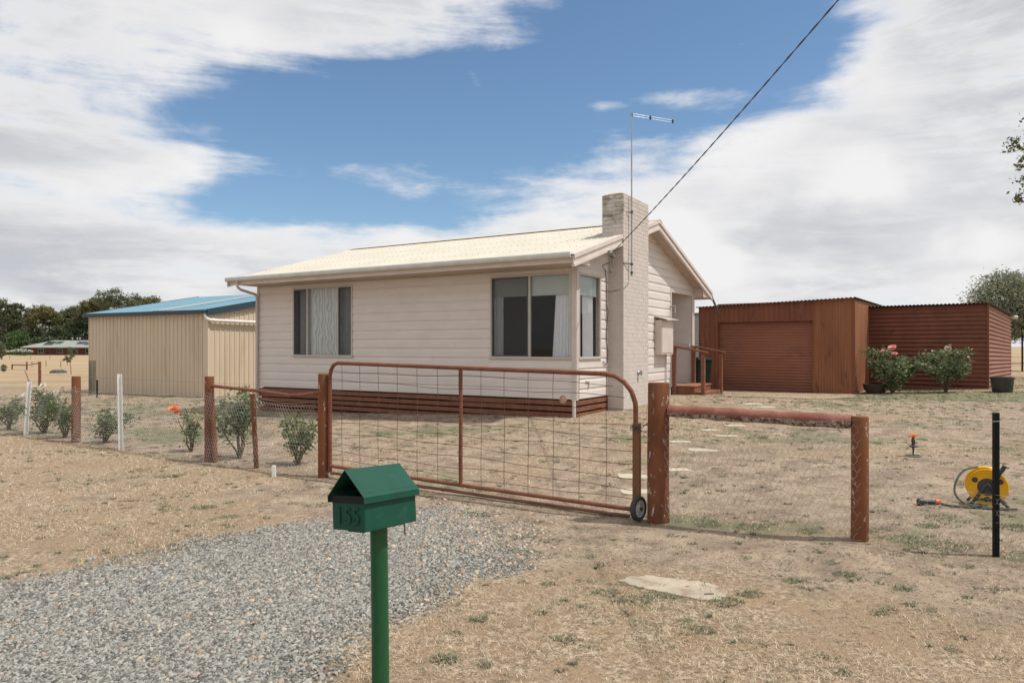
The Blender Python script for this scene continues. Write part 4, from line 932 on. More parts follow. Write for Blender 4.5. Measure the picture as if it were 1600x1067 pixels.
# ------------------------------------------------------------------ red garage
ga = thing('red_garage', 'rust red corrugated iron garage with wide roller door', 'garage', (9.66, 20.4, 0), R(54))
GW, GD, GT = 4.57, 6.2, 2.97; D0, D1, DH = 1.10, 3.96, 2.36
pl = lambda u, z, p: (-p, u, z)
mb = MB()
def corr_wall(mb, place, u0, u1, z0, z1, vertical, per, amp):
    if vertical:
        n = max(4, int((u1-u0)/per*8))
        for i in range(n):
            a, b = u0+(u1-u0)*i/n, u0+(u1-u0)*(i+1)/n; pa, pb = amp*math.sin(2*math.pi*a/per), amp*math.sin(2*math.pi*b/per)
            mb.quad(place(a, z0, pa), place(b, z0, pb), place(b, z1, pb), place(a, z1, pa))
    else:
        n = max(4, int((z1-z0)/per*8))
        for i in range(n):
            a, b = z0+(z1-z0)*i/n, z0+(z1-z0)*(i+1)/n; pa, pb = amp*math.sin(2*math.pi*a/per), amp*math.sin(2*math.pi*b/per)
            mb.quad(place(u0, a, pa), place(u1, a, pa), place(u1, b, pb), place(u0, b, pb))
corr_wall(mb, pl, 0.0, D0, -.05, GT, True, .076, .009); mb.build('wall', rust_panel, ga, ang=60); mb = MB()
corr_wall(mb, pl, D1, GW, -.05, GT-.09, True, .152, .016)
corr_wall(mb, pl, D0+.001, D1-.001, DH, GT-.03, True, .152, .013)
mb.build('wall', red_iron, ga, ang=60)
mb = MB(); corr_wall(mb, lambda u, z, p: (u, -p, z), 0.0, GD, -.05, GT-.02, True, .19, .006); mb.build('wall', rust_panel, ga, ang=60)
mb = MB(); mb.quad((0, GW, -.05), (GD, GW, -.05), (GD, GW, GT-.1), (0, GW, GT-.1)); mb.quad((GD, 0, -.05), (GD, GW, -.05), (GD, GW, GT-.1), (GD, 0, GT-.05)); mb.build('wall', red_iron, ga)
mb = MB(); mb.box(-.022, .03, -.014, .045, -.05, GT-.02); mb.box(-.016, .02, D0-.03, D0+.02, .1, GT-.04); mb.build('corner_flashing', red_iron, ga)
mb = MB()
n = 26*6
for i in range(n):
    a, b = .1+(DH-.1)*i/n, .1+(DH-.1)*(i+1)/n
    f = lambda z: .018*abs(math.sin(math.pi*z/.0875))**.6
    mb.quad((.13-f(a), D0, a), (.13-f(a), D1, a), (.13-f(b), D1, b), (.13-f(b), D0, b))
mb.box(.06, .10, D0+.02, D1-.02, .1, .17)
dr = mb.build('roller_door', red_door, ga, ang=50)
mb = MB(); mb.box(-.004, .12, D0-.002, D0+.018, .1, DH); mb.box(-.004, .12, D1-.018, D1+.002, .1, DH); mb.box(-.004, .12, D0, D1, DH+.001, DH+.016); mb.build('door_frame', red_iron, ga)
mb = MB(); corrugated(mb, (-.14, -.06, GT+.02), (0, 1, -.028), (1, 0, -.008), GW+.12, GD+.2, .016, .11, (0, 0, 1), 1, 8); mb.build('roof', mat('roof_iron', (.09, .05, .04), (.06, .038, .032), 3, .6), ga, ang=60)
# right-hand shed with horizontal sheets
rs = thing('red_shed', 'rust red lean-to shed of horizontal corrugated iron behind the rose bushes', 'shed', (13.3, 20.2, 0), R(50))
RWd, RD, RT = 3.15, 5.6, 2.80
mb = MB(); corr_wall(mb, pl, 0.0, RWd, .1, RT, False, .123, .017); mb.build('wall', shed_iron, rs, ang=60)
mb = MB()
n = int((RT-.1)/.123*8)
def side_top(u): return RT-.02-.16*max(0, u-.4)/5.2
nu = 12
for i in range(n):
    a, b = .1+(RT-.1)*i/n, .1+(RT-.1)*(i+1)/n
    for j in range(nu):
        u0, u1 = RD*j/nu, RD*(j+1)/nu
        k0, k1 = (side_top(u0)-.1)/(RT-.1), (side_top(u1)-.1)/(RT-.1)
        A = lambda z, k: .1+(z-.1)*k
        pa, pb = .020*math.sin(2*math.pi*a/.123), .020*math.sin(2*math.pi*b/.123)
        mb.quad((u0, -pa, A(a, k0)), (u1, -pa, A(a, k1)), (u1, -pb, A(b, k1)), (u0, -pb, A(b, k0)))
mb.build('wall', mat('sunlit_red_iron', (.29, .130, .082), (.23, .098, .064), 1.2, .6), rs, ang=60)  # lighter copy of the shed red, sunlight on this side put into the colour
mb = MB(); mb.box(-.024, .02, -.026, .02, .1, RT); mb.build('corner_flashing', red_iron, rs)
mb = MB(); mb.quad((RD, 0, 0), (RD, RWd, 0), (RD, RWd, RT-.2), (RD, 0, RT-.2)); mb.quad((0, RWd, 0), (RD, RWd, 0), (RD, RWd, RT-.2), (0, RWd, RT-.02)); mb.build('wall', red_iron, rs)
mb = MB()
nseg = int(3.3/.1*8)
for i in range(nseg):
    ya, yb = -.1+3.3*i/nseg, -.1+3.3*(i+1)/nseg
    pa, pb = .017*math.sin(2*math.pi*ya/.1), .017*math.sin(2*math.pi*yb/.1)
    mb.quad((-.13, ya, RT+.03+pa), (-.13, yb, RT+.03+pb), (RD+.1, yb, side_top(RD)+.06+pb), (RD+.1, ya, side_top(RD)+.06+pa))
mb.build('roof', MATS['roof_iron'], rs, ang=60)
mb = MB(); mb.tube([(RD+.05, .3, side_top(RD)), (RD+.05, -.18, side_top(RD)-.02)], .06, 10); mb.build('gutter', white_pvc, rs)

# ------------------------------------------------------------------ posts, gate, fence
def fpos(k, off=0.0):       # along fence line from gate hinge post, + towards the right
    p = GL+FD*k; return Vector((p[0]+.518*off, p[1]+.855*off, 0))
def at(px, y):               # x of an image column on ground at depth y
    return (px-800)/1130*y
def round_post(name, x, y, h, r, label, m=post_brown, lean=(0, 0), group=None, cat='post', bottom=-.15, knob=True):
    z = gz(x, y); mb = MB(); N_ = 14
    zs = [bottom, 0, h*.25, h*.5, h*.75, h-.012, h]
    seed = rnd.uniform(0, 10); b = len(mb.v)
    pts = [(lean[0]*zz, lean[1]*zz, zz) for zz in zs]; rr = [r*1.04, r*1.03, r, r*1.01, r*.99, r*.99, r*.93]
    mb.tube(pts, rr, N_)
    mb.v = [(vx*(1+.03*math.sin(4*vz+seed+3*math.atan2(vy, vx))), vy*(1+.03*math.cos(5*vz+seed)), vz) for vx, vy, vz in mb.v]
    o = mb.build(name, m, None, loc=(x, y, z), ang=50)
    return tag(o, label, cat, group)
G_POST = 'painted timber fence posts'
p1 = (1.34, 6.62); p2 = (2.77, 5.76)
round_post('fence_post', p1[0], p1[1], 1.275, .098, 'thick flaking brown post beside the gate wheel', peel_brown, group=G_POST)
round_post('fence_post', p2[0], p2[1], .985, .066, 'shorter brown round post at the right end of the log rail', group=G_POST)
round_post('fence_post', GL[0]-.02, GL[1]+.0, 1.27, .066, 'brown hinge post at the left end of the wire gate', group=G_POST)
pk = fpos(-2.234); round_post('fence_post', pk.x, pk.y, 1.19, .062, 'brown post at the left end of the bent pipe rail', group=G_POST)
pk5 = fpos(-5.645); round_post('fence_post', pk5.x, pk5.y, 1.08, .068, 'brown post between the white stakes on the left fence', group=G_POST)
mb = MB(); mb.tube([(0.03, 0, -.1), (-.035, -.01, 1.03)], .034, 12); o = mb.build('fence_strut', pipe_brown, None, loc=(pk.x+.085, pk.y-.05, gz(pk.x, pk.y))); tag(o, 'orange brown pipe leaning against the post at the bent rail', 'strut')
# log rail
def log_material():
    m = bpy.data.materials.new('peeling_log'); m.use_nodes = True; nt = NT(m.node_tree); bs = nt.n['Principled BSDF']
    tc = nt.new('ShaderNodeTexCoord'); co = tc.outputs['Object']; sep = nt.new('ShaderNodeSeparateXYZ'); nt.l.new(tc.outputs['Generated'], sep.inputs[0])
    n = nt.noise(co, 7, 6, .65); n2 = nt.noise(co, 24, 6, .7)
    paint = nt.mix(nt.ramp(n, .35, .65), (.285, .115, .08, 1), (.20, .072, .046, 1))
    bare = nt.mix(nt.ramp(n2, .42, .58), (.07, .032, .022, 1), (.40, .35, .30, 1))
    low = nt.ramp(nt.math('ADD', sep.outputs[2], nt.math('MULTIPLY', nt.math('SUBTRACT', n, .5), .5)), .52, .40)
    nt.l.new(nt.mix(nt.math('MULTIPLY', low, .85), paint, bare), bs.inputs['Base Color']); bs.inputs['Roughness'].default_value = .8
    b = nt.new('ShaderNodeBump'); b.inputs['Strength'].default_value = .6; b.inputs['Distance'].default_value = .01
    nt.l.new(nt.math('ADD', n2, nt.noise(co, 60, 4, .6)), b.inputs['Height']); nt.l.new(b.outputs[0], bs.inputs['Normal'])
    return m
a = Vector((p1[0]+.085, p1[1]-.05, 1.02+.0)); b = Vector((p2[0]-.05, p2[1]+.03, 1.0))
mb = MB(); NP = 14; mb.tube([a.lerp(b, i/NP)+Vector((0, 0, rnd.uniform(-.004, .004))) for i in range(NP+1)], [.057+rnd.uniform(-.004, .004) for i in range(NP+1)], 14)
tag(mb.build('log_rail', log_material(), None, ang=60), 'weathered red brown log rail between the two right hand posts', 'rail')
# bent pipe rail and middle stick on the left
q0 = fpos(-2.16); q1 = fpos(-1.2); q2 = fpos(-.65); q3 = fpos(-.06)
mb = MB(); mb.tube([(q0.x, q0.y, 1.06), (q1.x, q1.y, 1.02), (q2.x, q2.y, .985), ((q2.x+q3.x)/2, (q2.y+q3.y)/2, 1.00), (q3.x, q3.y, 1.045)], .023, 10)
tag(mb.build('pipe_rail', pipe_brown, None), 'bent brown pipe rail left of the gate', 'rail')
s0 = fpos(-1.22); mb = MB(); mb.beam((s0.x-.02, s0.y, gz(s0.x, s0.y)-.1), (s0.x-.06, s0.y-.04, .985), .055, .045, (0, 1, 0)); tag(mb.build('fence_stick', post_brown, None, bevel=.004), 'thin split brown timber stick holding up the bent pipe rail', 'stake')
mb = MB(); x, y = at(428, 8.95), 8.95; mb.box(-.022, .022, -.02, .02, -.05, .14); tag(mb.build('marker_peg', white_paint, None, bevel=.003, loc=(x, y, gz(x, y))), 'short white peg in the ground beside the gate post', 'peg')
# white steel droppers
def star_picket(name, x, y, h, m, label, lean=(0, 0), group=None, w=.03):
    mb = MB()
    for k in range(3):
        a_ = R(90+120*k); d = Vector((math.cos(a_), math.sin(a_), 0)); p = Vector((-d.y, d.x, 0))*.0045
        base = [Vector((0, 0, -.1))-p, Vector((0, 0, -.1))+p, Vector((0, 0, -.1))+d*w+p, Vector((0, 0, -.1))+d*w-p]
        up = Vector((lean[0]*h, lean[1]*h, h+.1)); mb.hexa(base+[q+up for q in base])
    return tag(mb.build(name, m, None, loc=(x, y, gz(x, y)), smooth=False), label, 'stake', group)
w1 = fpos(-4.352); w2 = fpos(-7.26)
star_picket('white_stake', w1.x, w1.y, 1.16, white_paint, 'upright white steel stake nearest the orange rose', (-.02, 0), 'white steel fence stakes', .042)
star_picket('white_stake', w2.x, w2.y, .93, white_paint, 'leaning white steel stake left of the white roses', (.075, 0), 'white steel fence stakes', .045)
bp = fpos(6.63); bx, by = at(1555, 5.29), 5.29
star_picket('black_stake', bx, by, 1.05, black_paint, 'black steel star picket in front of the hose reel', (0, 0), None, .027)
# netting
def netting(name, path, tops, m, label, cw=.05, ch=.05, rad=.0013, bottom=0.02):
    """hexagonal wire netting hung along a polyline of (x,y); tops = heights at the path points"""
    P = [np.array(p, float) for p in path]; seg = [np.linalg.norm(P[i+1]-P[i]) for i in range(len(P)-1)]; cum = np.concatenate([[0], np.cumsum(seg)]); L = cum[-1]
    nx_ = int(L/cw); hmax = max(tops); nz = int(hmax/ch)
    def pt(u, v):
        u = min(max(u, 0), L); i = min(int(np.searchsorted(cum, u, 'right')-1), len(P)-2); t = (u-cum[i])/seg[i]
        xy = P[i]+(P[i+1]-P[i])*t; top = tops[i]+(tops[i+1]-tops[i])*t - .05*math.sin(math.pi*t)
        wob = .012*math.sin(u*9+v*7)+.02*math.sin(u*2.3)
        return np.array([xy[0]+.518*wob, xy[1]+.855*wob, gz_c(xy)+bottom+(top-bottom)*v/hmax])
    cache = {}
    def gz_c(xy):
        k = (round(xy[0], 1), round(xy[1], 1))
        if k not in cache: cache[k] = gz(*k)
        return cache[k]
    E_ = []
    for j in range(nz):
        for i in range(nx_):
            o_ = .5*cw*(j % 2); u = i*cw+o_; v0 = j*ch; 
            a_ = (u, v0); b_ = (u, v0+ch*.4); l_ = (u-cw/2, v0+ch); r_ = (u+cw/2, v0+ch)
            E_.append((a_, b_)); E_.append((b_, l_)); E_.append((b_, r_))
    A_ = np.array([pt(*e[0]) for e in E_]); B_ = np.array([pt(*e[1]) for e in E_])
    # top and bottom selvedge wires
    tp = [pt(L*i/80, hmax) for i in range(81)]; bt = [pt(L*i/80, 0) for i in range(81)]
    A_ = np.concatenate([A_, np.array(tp[:-1]), np.array(bt[:-1])]); B_ = np.concatenate([B_, np.array(tp[1:]), np.array(bt[1:])])
    return tag(wires(name, A_, B_, rad, m), label, 'netting')
def wires(name, A_, B_, rad, m, parent=None):
    d = B_-A_; d /= np.linalg.norm(d, axis=1, keepdims=True)+1e-9
    ref = np.tile(np.array([0.3, 0.8, 0.52]), (len(d), 1)); s_ = np.cross(d, ref); s_ /= np.linalg.norm(s_, axis=1, keepdims=True)+1e-9; t_ = np.cross(d, s_)
    ring = [s_*math.cos(a)*rad+t_*math.sin(a)*rad for a in (0, 2.094, 4.189)]
    V_ = np.stack([A_+r for r in ring]+[B_+r for r in ring], 1).reshape(-1, 3); n = len(A_)
    f = np.array([(0, 1, 4, 3), (1, 2, 5, 4), (2, 0, 3, 5)]); F_ = (f[None]+(np.arange(n)*6)[:, None, None]).reshape(-1, 4)
    return mesh_np(name, V_, F_, m, parent)
lf_ = [fpos(k, -.075) for k in (-.1, -1.2, -2.2, -4.35, -5.65, -7.26, -10.5)]
netting('wire_netting', [(p.x, p.y) for p in lf_], [.93, .95, .98, .90, .92, .90, .9], galv, 'silvery diamond wire netting along the rose bed on the left', .052, .05, .0017)
netting('wire_netting', [(p1[0]+.04, p1[1]-.11), (p2[0]-.02, p2[1]-.075)], [1.0, .97], galv, 'thin chicken wire netting hanging below the log rail', .055, .06, .00115)
netting('wire_netting', [(p2[0]+.02, p2[1]-.075), (bx, by-.02), (bx+1.6, by-.95)], [.62, .45, .42], galv, 'low chicken wire netting between the short post and the black picket', .055, .06, .00115)
def strand(name, pts, r, m, label):
    return tag(MB().tube(pts, r, 5).build(name, m, None), label, 'wire')
pts = [fpos(k) for k in (-11, -7.26, -5.65, -4.35, -2.2, -.05)]
strand('fence_wire', [(p.x, p.y, 1.0+.1+gz(p.x, p.y)*.5) for p in pts], .0018, galv_dark, 'plain top wire strung above the netting on the left fence')
strand('fence_wire', [(p2[0], p2[1]-.07, .97), ((p2[0]+bx)/2, (p2[1]+by)/2-.04, 1.0), (bx, by-.03, 1.06), (bx+.9, by-.55, .99), (bx+2, by-1.2, .95)], .0024, galv, 'plain wire tied to the black picket above the hose reel')

gate = thing('wire_gate', 'wide rusty brown pipe gate with wire mesh and a wheel', 'gate', (GL[0], GL[1], 0), math.atan2(FD[1], FD[0]))
def sag(x): return -.018*x
GX0, GX1, GTp, GB = .085, 4.05, 1.405, .145
pts = [(GX0, 0, GB-.08), (GX0, 0, .6), (GX0, 0, GTp-.16), (GX0+.02, 0, GTp-.08), (GX0+.06, 0, GTp-.025), (GX0+.13, 0, GTp)]
for i in range(1, 8): pts.append((GX0+.13+(GX1-.32-GX0-.13)*i/7, 0, GTp+sag(i*.5)))
ze = GTp+sag(3.5)
for a_ in (20, 40, 60, 80, 90): pts.append((GX1-.32+.32*math.sin(R(a_)), 0, ze-.32*(1-math.cos(R(a_)))))
pts += [(GX1, 0, .5), (GX1, 0, GB+sag(4.3)-.02)]
mb = MB(); mb.tube(pts, .024, 12); fr_ = mb.build('frame', pipe_brown, gate)
mb = MB(); mb.tube([(GX0, 0, GB), (2.0, 0, GB+sag(2)-.005), (GX1, 0, GB+sag(4.2))], .021, 10); mb.build('bottom_rail', pipe_brown, gate)
mb = MB(); mb.tube([(2.04, 0, GTp+sag(1.95)-.02), (2.04, 0, GB+sag(2))], .021, 10); mb.build('mid_stile', pipe_brown, gate)
mb = MB(); mb.tube([(GX0+.05, -.03, GB-.075), (1.5, -.035, GB-.10), (2.6, -.03, GB-.12), (GX1-.05, -.03, GB-.135)], .018, 8); mb.build('lower_bar', mat('old_timber', (.17, .085, .05), (.11, .055, .035), 5, .8, .3, 40), gate)
A_, B_ = [], []
vx_ = [GX0+.22+.288*i for i in range(14) if GX0+.22+.288*i < GX1-.05]
for x in vx_:
    top = GTp+sag(x) if x < GX1-.32 else ze-.32*(1-math.sqrt(max(0, 1-((x-GX1+.32)/.32)**2)))
    ps = [np.array([x+.004*math.sin(7*z+x), -.024, z]) for z in np.linspace(GB+sag(x), top, 9)]; A_ += ps[:-1]; B_ += ps[1:]
for k, h in enumerate((.085, .19, .30, .42, .54, .665, .79, .92, 1.05, 1.17)):
    ps = []
    ps = [np.array([x, -.024, GB+h*(1 if x < 3.7 else 1)+sag(x)+.012*math.sin(2.1*x+k*1.7)+.008*math.sin(5.3*x+k)]) for x in np.linspace(GX0, GX1 if h < .95 else GX1-.10-.12*(h > 1.1), 41)]
    A_ += ps[:-1]; B_ += ps[1:]
wires('mesh_panel', np.array(A_), np.array(B_), .0032, rusty_wire, gate)
mb = MB(); mb.box(GX1-.005, GX1+.065, -.075, -.025, GB+sag(4.2)-.05, .89); mb.build('timber_stile', mat('stained_timber', (.20, .085, .035), (.14, .058, .025), 6, .6, .2, 40, stretch=(1, 1, .2)), gate, bevel=.005)
wh = MB(); Mw = Matrix.Translation((GX1+.075, -.125, .115)) @ Matrix.Rotation(R(-11), 4, 'Z') @ Matrix.Rotation(R(90), 4, 'Y')
wh.lathe([(.078, -.022), (.106, -.024), (.115, -.014), (.115, .014), (.106, .024), (.078, .022), (.078, -.022)], 28, Mw, cap=False); wheel = wh.build('wheel', rubber, gate)
rm = MB(); rm.lathe([(.016, -.018), (.03, -.016), (.03, .016), (.016, .018)], 16, Mw); rm.lathe([(.064, -.016), (.0775, -.020), (.0775, .020), (.064, .016), (.064, -.016)], 28, Mw, cap=False); rm.lathe([(0, -.004), (.064, -.003), (.064, .003), (0, .004)], 28, Mw)
for k in range(5):
    a_ = 2*math.pi*k/5; d = Vector((math.cos(a_), math.sin(a_), 0)); rm.beam(Mw @ (d*.024), Mw @ (d*.068), .022, .014, (1, 0, 0))
rm.build('rim', alloy, wheel)
mb = MB(); mb.tube([Mw @ Vector((0, 0, -.09)), Mw @ Vector((0, 0, .03))], .010, 8); mb.lathe([(.0, .026), (.016, .027), (.016, .04), (0, .041)], 8, Mw); mb.build('axle', dark_steel, wheel)
mb = MB()
cp = [Vector((GX1-.03, -.05, .86)), Vector((GX1+.02, -.10, .855)), Vector((GX1+.08, -.09, .86)), Vector((GX1+.13, -.06, .885)), Vector((GX1+.17, -.04, .90))]
cp2 = [Vector((GX1-.02, -.09, .84)), Vector((GX1+.06, -.10, .83)), Vector((GX1+.12, -.07, .815)), Vector((GX1+.18, -.04, .82))]
for chain in (cp, cp2):
    for i in range(len(chain)-1):
        for s in (0.0, .5):
            c = chain[i].lerp(chain[i+1], s+.25); d = (chain[i+1]-chain[i]).normalized(); up = Vector((0, 0, 1)) if (i*2+int(s*2)) % 2 else Vector((0, 1, 0)); q = d.cross(up).normalized()
            ring = [c+d*(.020*math.cos(t))+q*(.010*math.sin(t)) for t in np.linspace(0, 2*math.pi, 10, endpoint=False)]
            mb.tube(ring, .0035, 5, closed=True)
mb.build('chain', dark_steel, gate)
mb = MB(); cxp = 3.30; mb.lathe([(.0, 0), (.045, .001), (.046, .006), (0, .008)], 6, Matrix.Translation((cxp, -.03, 1.08)) @ Matrix.Rotation(R(90), 4, 'X')); mb.build('tag_plate', rust, gate)

# ------------------------------------------------------------------ letterbox
MBX, MBY = at(594, 3.10), 3.10
mbx_t = thing('letterbox', 'green gable roofed letterbox numbered 155 on a green pole', 'letterbox', (MBX, MBY, gz(MBX, MBY)), 0)
mb = MB(); mb.tube([(.004, 0, -.2), (0, 0, .4), (-.006, 0, .845)], .037, 24); mb.build('pole', pole_green, mbx_t)
BW, BL = .205, .288
Mb = Matrix.Translation((-.027, .0, .847)) @ Matrix.Rotation(R(-38), 4, 'Z') @ Matrix.Rotation(R(2.0), 4, 'X').inverted() @ Matrix.Rotation(R(-5.5), 4, 'Y')
# local box frame: x right, y back (length), z up; front face at y=-.13
def bx_(mb, x0, x1, y0, y1, z0, z1): 
    mb.hexa([Mb @ Vector(p) for p in ((x0, y0, z0), (x1, y0, z0), (x1, y1, z0), (x0, y1, z0), (x0, y0, z1), (x1, y0, z1), (x1, y1, z1), (x0, y1, z1))])
yf, yb = -.135, -.135+BL; hw = BW/2; t_ = .004; bh = .135
mb = MB(); bx_(mb, -hw, hw, yf+t_, yb, .0, t_); bx_(mb, -hw, -hw+t_, yf+t_, yb, t_, bh+.02); bx_(mb, hw-t_, hw, yf+t_, yb, t_, bh+.02); bx_(mb, -hw+t_, hw-t_, yb-t_, yb, t_, bh-.002); mb.prism([Mb @ Vector(p) for p in ((-hw+.004, yb-t_, bh), (hw-.004, yb-t_, bh), (0, yb-t_, bh+.088))], Mb.to_3x3() @ Vector((0, t_, 0)))
bx_(mb, -hw, hw, yf, yf+t_, 0, bh-.012)
body = mb.build('box', box_green, mbx_t, bevel=.0015)
mb = MB(); bx_(mb, -.05, .05, -.1, .13, -.012, -.001); mb.build('base_plate', pole_green, mbx_t)
ov = .015; rise = .112; ez = bh+.004
mb = MB()
Rr = lambda x, y, z: Mb @ Vector((x, y, z))
y0_, y1_ = yf-.013, yb+.010
for s in (-1, 1):
    xe = s*(hw+ov)
    n_ = Vector((rise, 0, s*(hw+ov)))
    a0_, a1_ = Rr(0, y0_, ez+rise), Rr(0, y1_, ez+rise); b0_, b1_ = Rr(xe, y0_, ez), Rr(xe, y1_, ez)
    dn = Mb.to_3x3() @ Vector((0, 0, -.004))
    mb.hexa([a0_+dn, b0_+dn, b1_+dn, a1_+dn, a0_, b0_, b1_, a1_] if s > 0 else [b0_+dn, a0_+dn, a1_+dn, b1_+dn, b0_, a0_, a1_, b1_])
    bx_(mb, min(xe, xe-s*.003), max(xe, xe-s*.003), y0_, y1_, ez-.026, ez-.001)
lid_ = mb.build('roof', box_green, mbx_t, bevel=.001)
mb = MB()
bx_(mb, -hw-ov+.004, hw+ov-.004, y0_+.009, y0_+.0125, ez-.026, ez+.004); mb.build('newspaper_shelf', black_paint, mbx_t)
mb = MB(); mb.tube([Rr(.062, .12, -.055), Rr(.062, .12, 0)], .003, 6); mb.build('latch_pin', dark_steel, mbx_t)
def digit(ch_, xo):
    cu = bpy.data.curves.new('num', 'FONT'); cu.body = ch_; cu.size = .098; cu.extrude = .004; cu.bevel_depth = .0008; cu.align_x = 'CENTER'
    ob = bpy.data.objects.new('num', cu); COL.objects.link(ob); bpy.context.view_layer.update()
    me = bpy.data.meshes.new_from_object(ob.evaluated_get(bpy.context.evaluated_depsgraph_get())); COL.objects.unlink(ob); bpy.data.objects.remove(ob)
    Md = Mb @ Matrix.Translation((xo, yf-.001, .028)) @ Matrix.Rotation(R(90), 4, 'X')
    me.transform(Md); me.name = 'numeral'; me.materials.clear()
    return link_mesh('numeral', me, box_green, mbx_t)
for ch_, xo in (('1', -.055), ('5', .0), ('5', .052)): digit(ch_, xo)

# ------------------------------------------------------------------ small ground objects
def slab(name, px, d, w, l, rot, label, m=paver, th=.03, group=None, seed=0):
    x, y = at(px, d), d; rr = random.Random(seed); n = 14; pts = []
    for i in range(n):
        t = 2*math.pi*i/n; c_, s_ = math.cos(t), math.sin(t); q = max(abs(c_), abs(s_))
        pts.append((c_/q*w/2*(1+rr.uniform(-.05, .05)), s_/q*l/2*(1+rr.uniform(-.05, .05)), 0))
    mb = MB(); mb.prism([(p[0], p[1], -.03) for p in pts], (0, 0, .03+th)); 
    return tag(mb.build(name, m, None, loc=(x, y, gz(x, y)-.004), rot=(0, 0, R(rot)), bevel=.006), label, 'paver', group)
def gd(py, z): return (1.6-z)*1130/(py-542)
PV = [(994, 768, 'pale stepping stone nearest the gate wheel', .34, .26), (989, 744, 'pale stepping stone behind the gate chain', .36, .3), (1059, 734, 'pale stepping stone just right of the thick flaking post', .30, .2), (1098, 703, 'largest squarest stepping stone in the yard', .40, .3),
      (1061, 690, 'pale stepping stone behind the thick flaking post', .33, .24), (1134, 681, 'half buried long stepping stone under the log rail', .36, .2), (1109, 672, 'small half buried stepping stone seen under the log rail', .28, .22), (1148, 665, 'stepping stone close behind the log rail, seen just above it', .36, .24),
      (1175, 631, 'stepping stone beside the concrete path near the garage', .42, .34), (1197, 636, 'thin worn stepping stone nearest the roller door', .36, .24)]
for i, (px, py, lb, w, l) in enumerate(PV):
    d = 9.0
    for _ in range(25): d = gd(py, gz(at(px, d), d))
    slab('stepping_stone', px, d, w, l, rnd.uniform(-12, 12), lb, seed=i, th=.012, group='stepping stones across the yard')
outl = [(967, 905), (985, 900), (1010, 898), (1060, 903), (1105, 909), (1137, 919), (1135, 928), (1122, 935), (1098, 936), (1060, 929), (1020, 920), (985, 912)]
pts = []
for px, py in outl: d = 1808/(py-542); pts.append((at(px, d), d))
cx_, cy_ = sum(p[0] for p in pts)/len(pts), sum(p[1] for p in pts)/len(pts)
fine_pts = []
for i in range(len(pts)):
    p, q = pts[i], pts[(i+1) % len(pts)]
    for k in range(5): t = k/5; fine_pts.append((p[0]+(q[0]-p[0])*t+rnd.uniform(-.012, .012), p[1]+(q[1]-p[1])*t+rnd.uniform(-.012, .012)))
pts = fine_pts
mb = MB(); mb.prism([(p[0]-cx_, p[1]-cy_, -.03) for p in pts][::-1], (0, 0, .040))
co_ = mb.build('concrete_slab', concrete, None, loc=(cx_, cy_, gz(cx_, cy_)), bevel=.008); tag(co_, 'broken rounded concrete slab half sunk in the dry verge', 'slab')
mb = MB(); xh, yh = at(1108, 4.68)-cx_, 4.68-cy_; mb.tube([(xh-.03, yh, .011), (xh+.03, yh+.005, .011)], .006, 6); mb.build('lifting_hole', dark_steel, co_)

# hose reel
hx, hy = at(1541, 6.75), 6.75; hz_ = gz(hx, hy)
hr = thing('hose_reel', 'yellow garden hose reel on black legs behind the black picket', 'hose reel', (hx, hy, hz_), R(-28)); hr.scale = (.84, .84, .84)
Mr = Matrix.Translation((0, 0, .225)) @ Matrix.Rotation(R(90), 4, 'X')     # axis along y
for s in (-1, 1):
    mb = MB()
    z0 = s*.095
    mb.lathe([(.07, z0), (.185, z0), (.195, z0+s*.008), (.198, z0+s*.018), (.192, z0+s*.024), (.18, z0+s*.016), (.075, z0+s*.016)], 36, Mr); fl = mb.build('flange', yellow_pl, hr)
    for k in range(3):
        mb = MB(); a_ = 2*math.pi*k/3+.5; c = Vector((.135*math.cos(a_), .135*math.sin(a_), z0+s*.017)); mb.lathe([(0, 0), (.030, .0005), (.030, .002), (0, .0025)] if s > 0 else [(0, 0), (.030, -.0005), (.030, -.002), (0, -.0025)], 14, Mr @ Matrix.Translation(c)); mb.build('flange_hole', grey_pl, fl)
mb = MB(); mb.lathe([(.075, -.09), (.075, .09)], 24, Mr); mb.lathe([(0, -.13), (.085, -.125), (.095, -.112), (.095, -.111)], 24, Mr); mb.lathe([(.095, .111), (.085, .125), (0, .13)], 24, Mr); mb.build('hub', grey_pl, hr)
mb = MB()
for j in range(2):
    rr = .095+.024*j; nt_ = 7
    mb.tube([Mr @ Vector((rr*math.cos(t), rr*math.sin(t), -.078+.156*t/(2*math.pi*nt_))) for t in np.linspace(0, 2*math.pi*nt_, nt_*24)], .0115, 6)
mb.build('coiled_hose', hose_green, hr)
for s in (-1, 1):
    mb = MB(); yy = s*.135
    mb.tube([(-.17, yy, .012), (-.11, yy, .09), (-.03, yy, .23), (.0, yy, .26), (.03, yy, .23), (.12, yy, .09), (.20, yy, .012)], .016, 8)
    mb.tube([(-.11, yy, .09), (.12, yy, .09)], .012, 8); mb.build('leg', grey_pl, hr)
mb = MB(); mb.tube([(.04, -.145, .24), (.09, -.15, .33), (.13, -.15, .42)], [.014, .015, .016], 8); mb.tube([(.125, -.15, .41), (.155, -.15, .475)], .022, 10); mb.build('handle', grey_pl, hr)
mb = MB(); gp_ = lambda x, y: Vector((x, y, gz(x, y)+.012))
hp = [Vector((hx-.08, hy, hz_+.36)), Vector((hx-.22, hy-.02, hz_+.33)), Vector((hx-.31, hy-.05, hz_+.24)), Vector((hx-.34, hy-.08, hz_+.13)), Vector((hx-.27, hy-.11, hz_+.045)), Vector((hx-.12, hy-.13, hz_+.02)), gp_(hx+.05, hy-.16)]
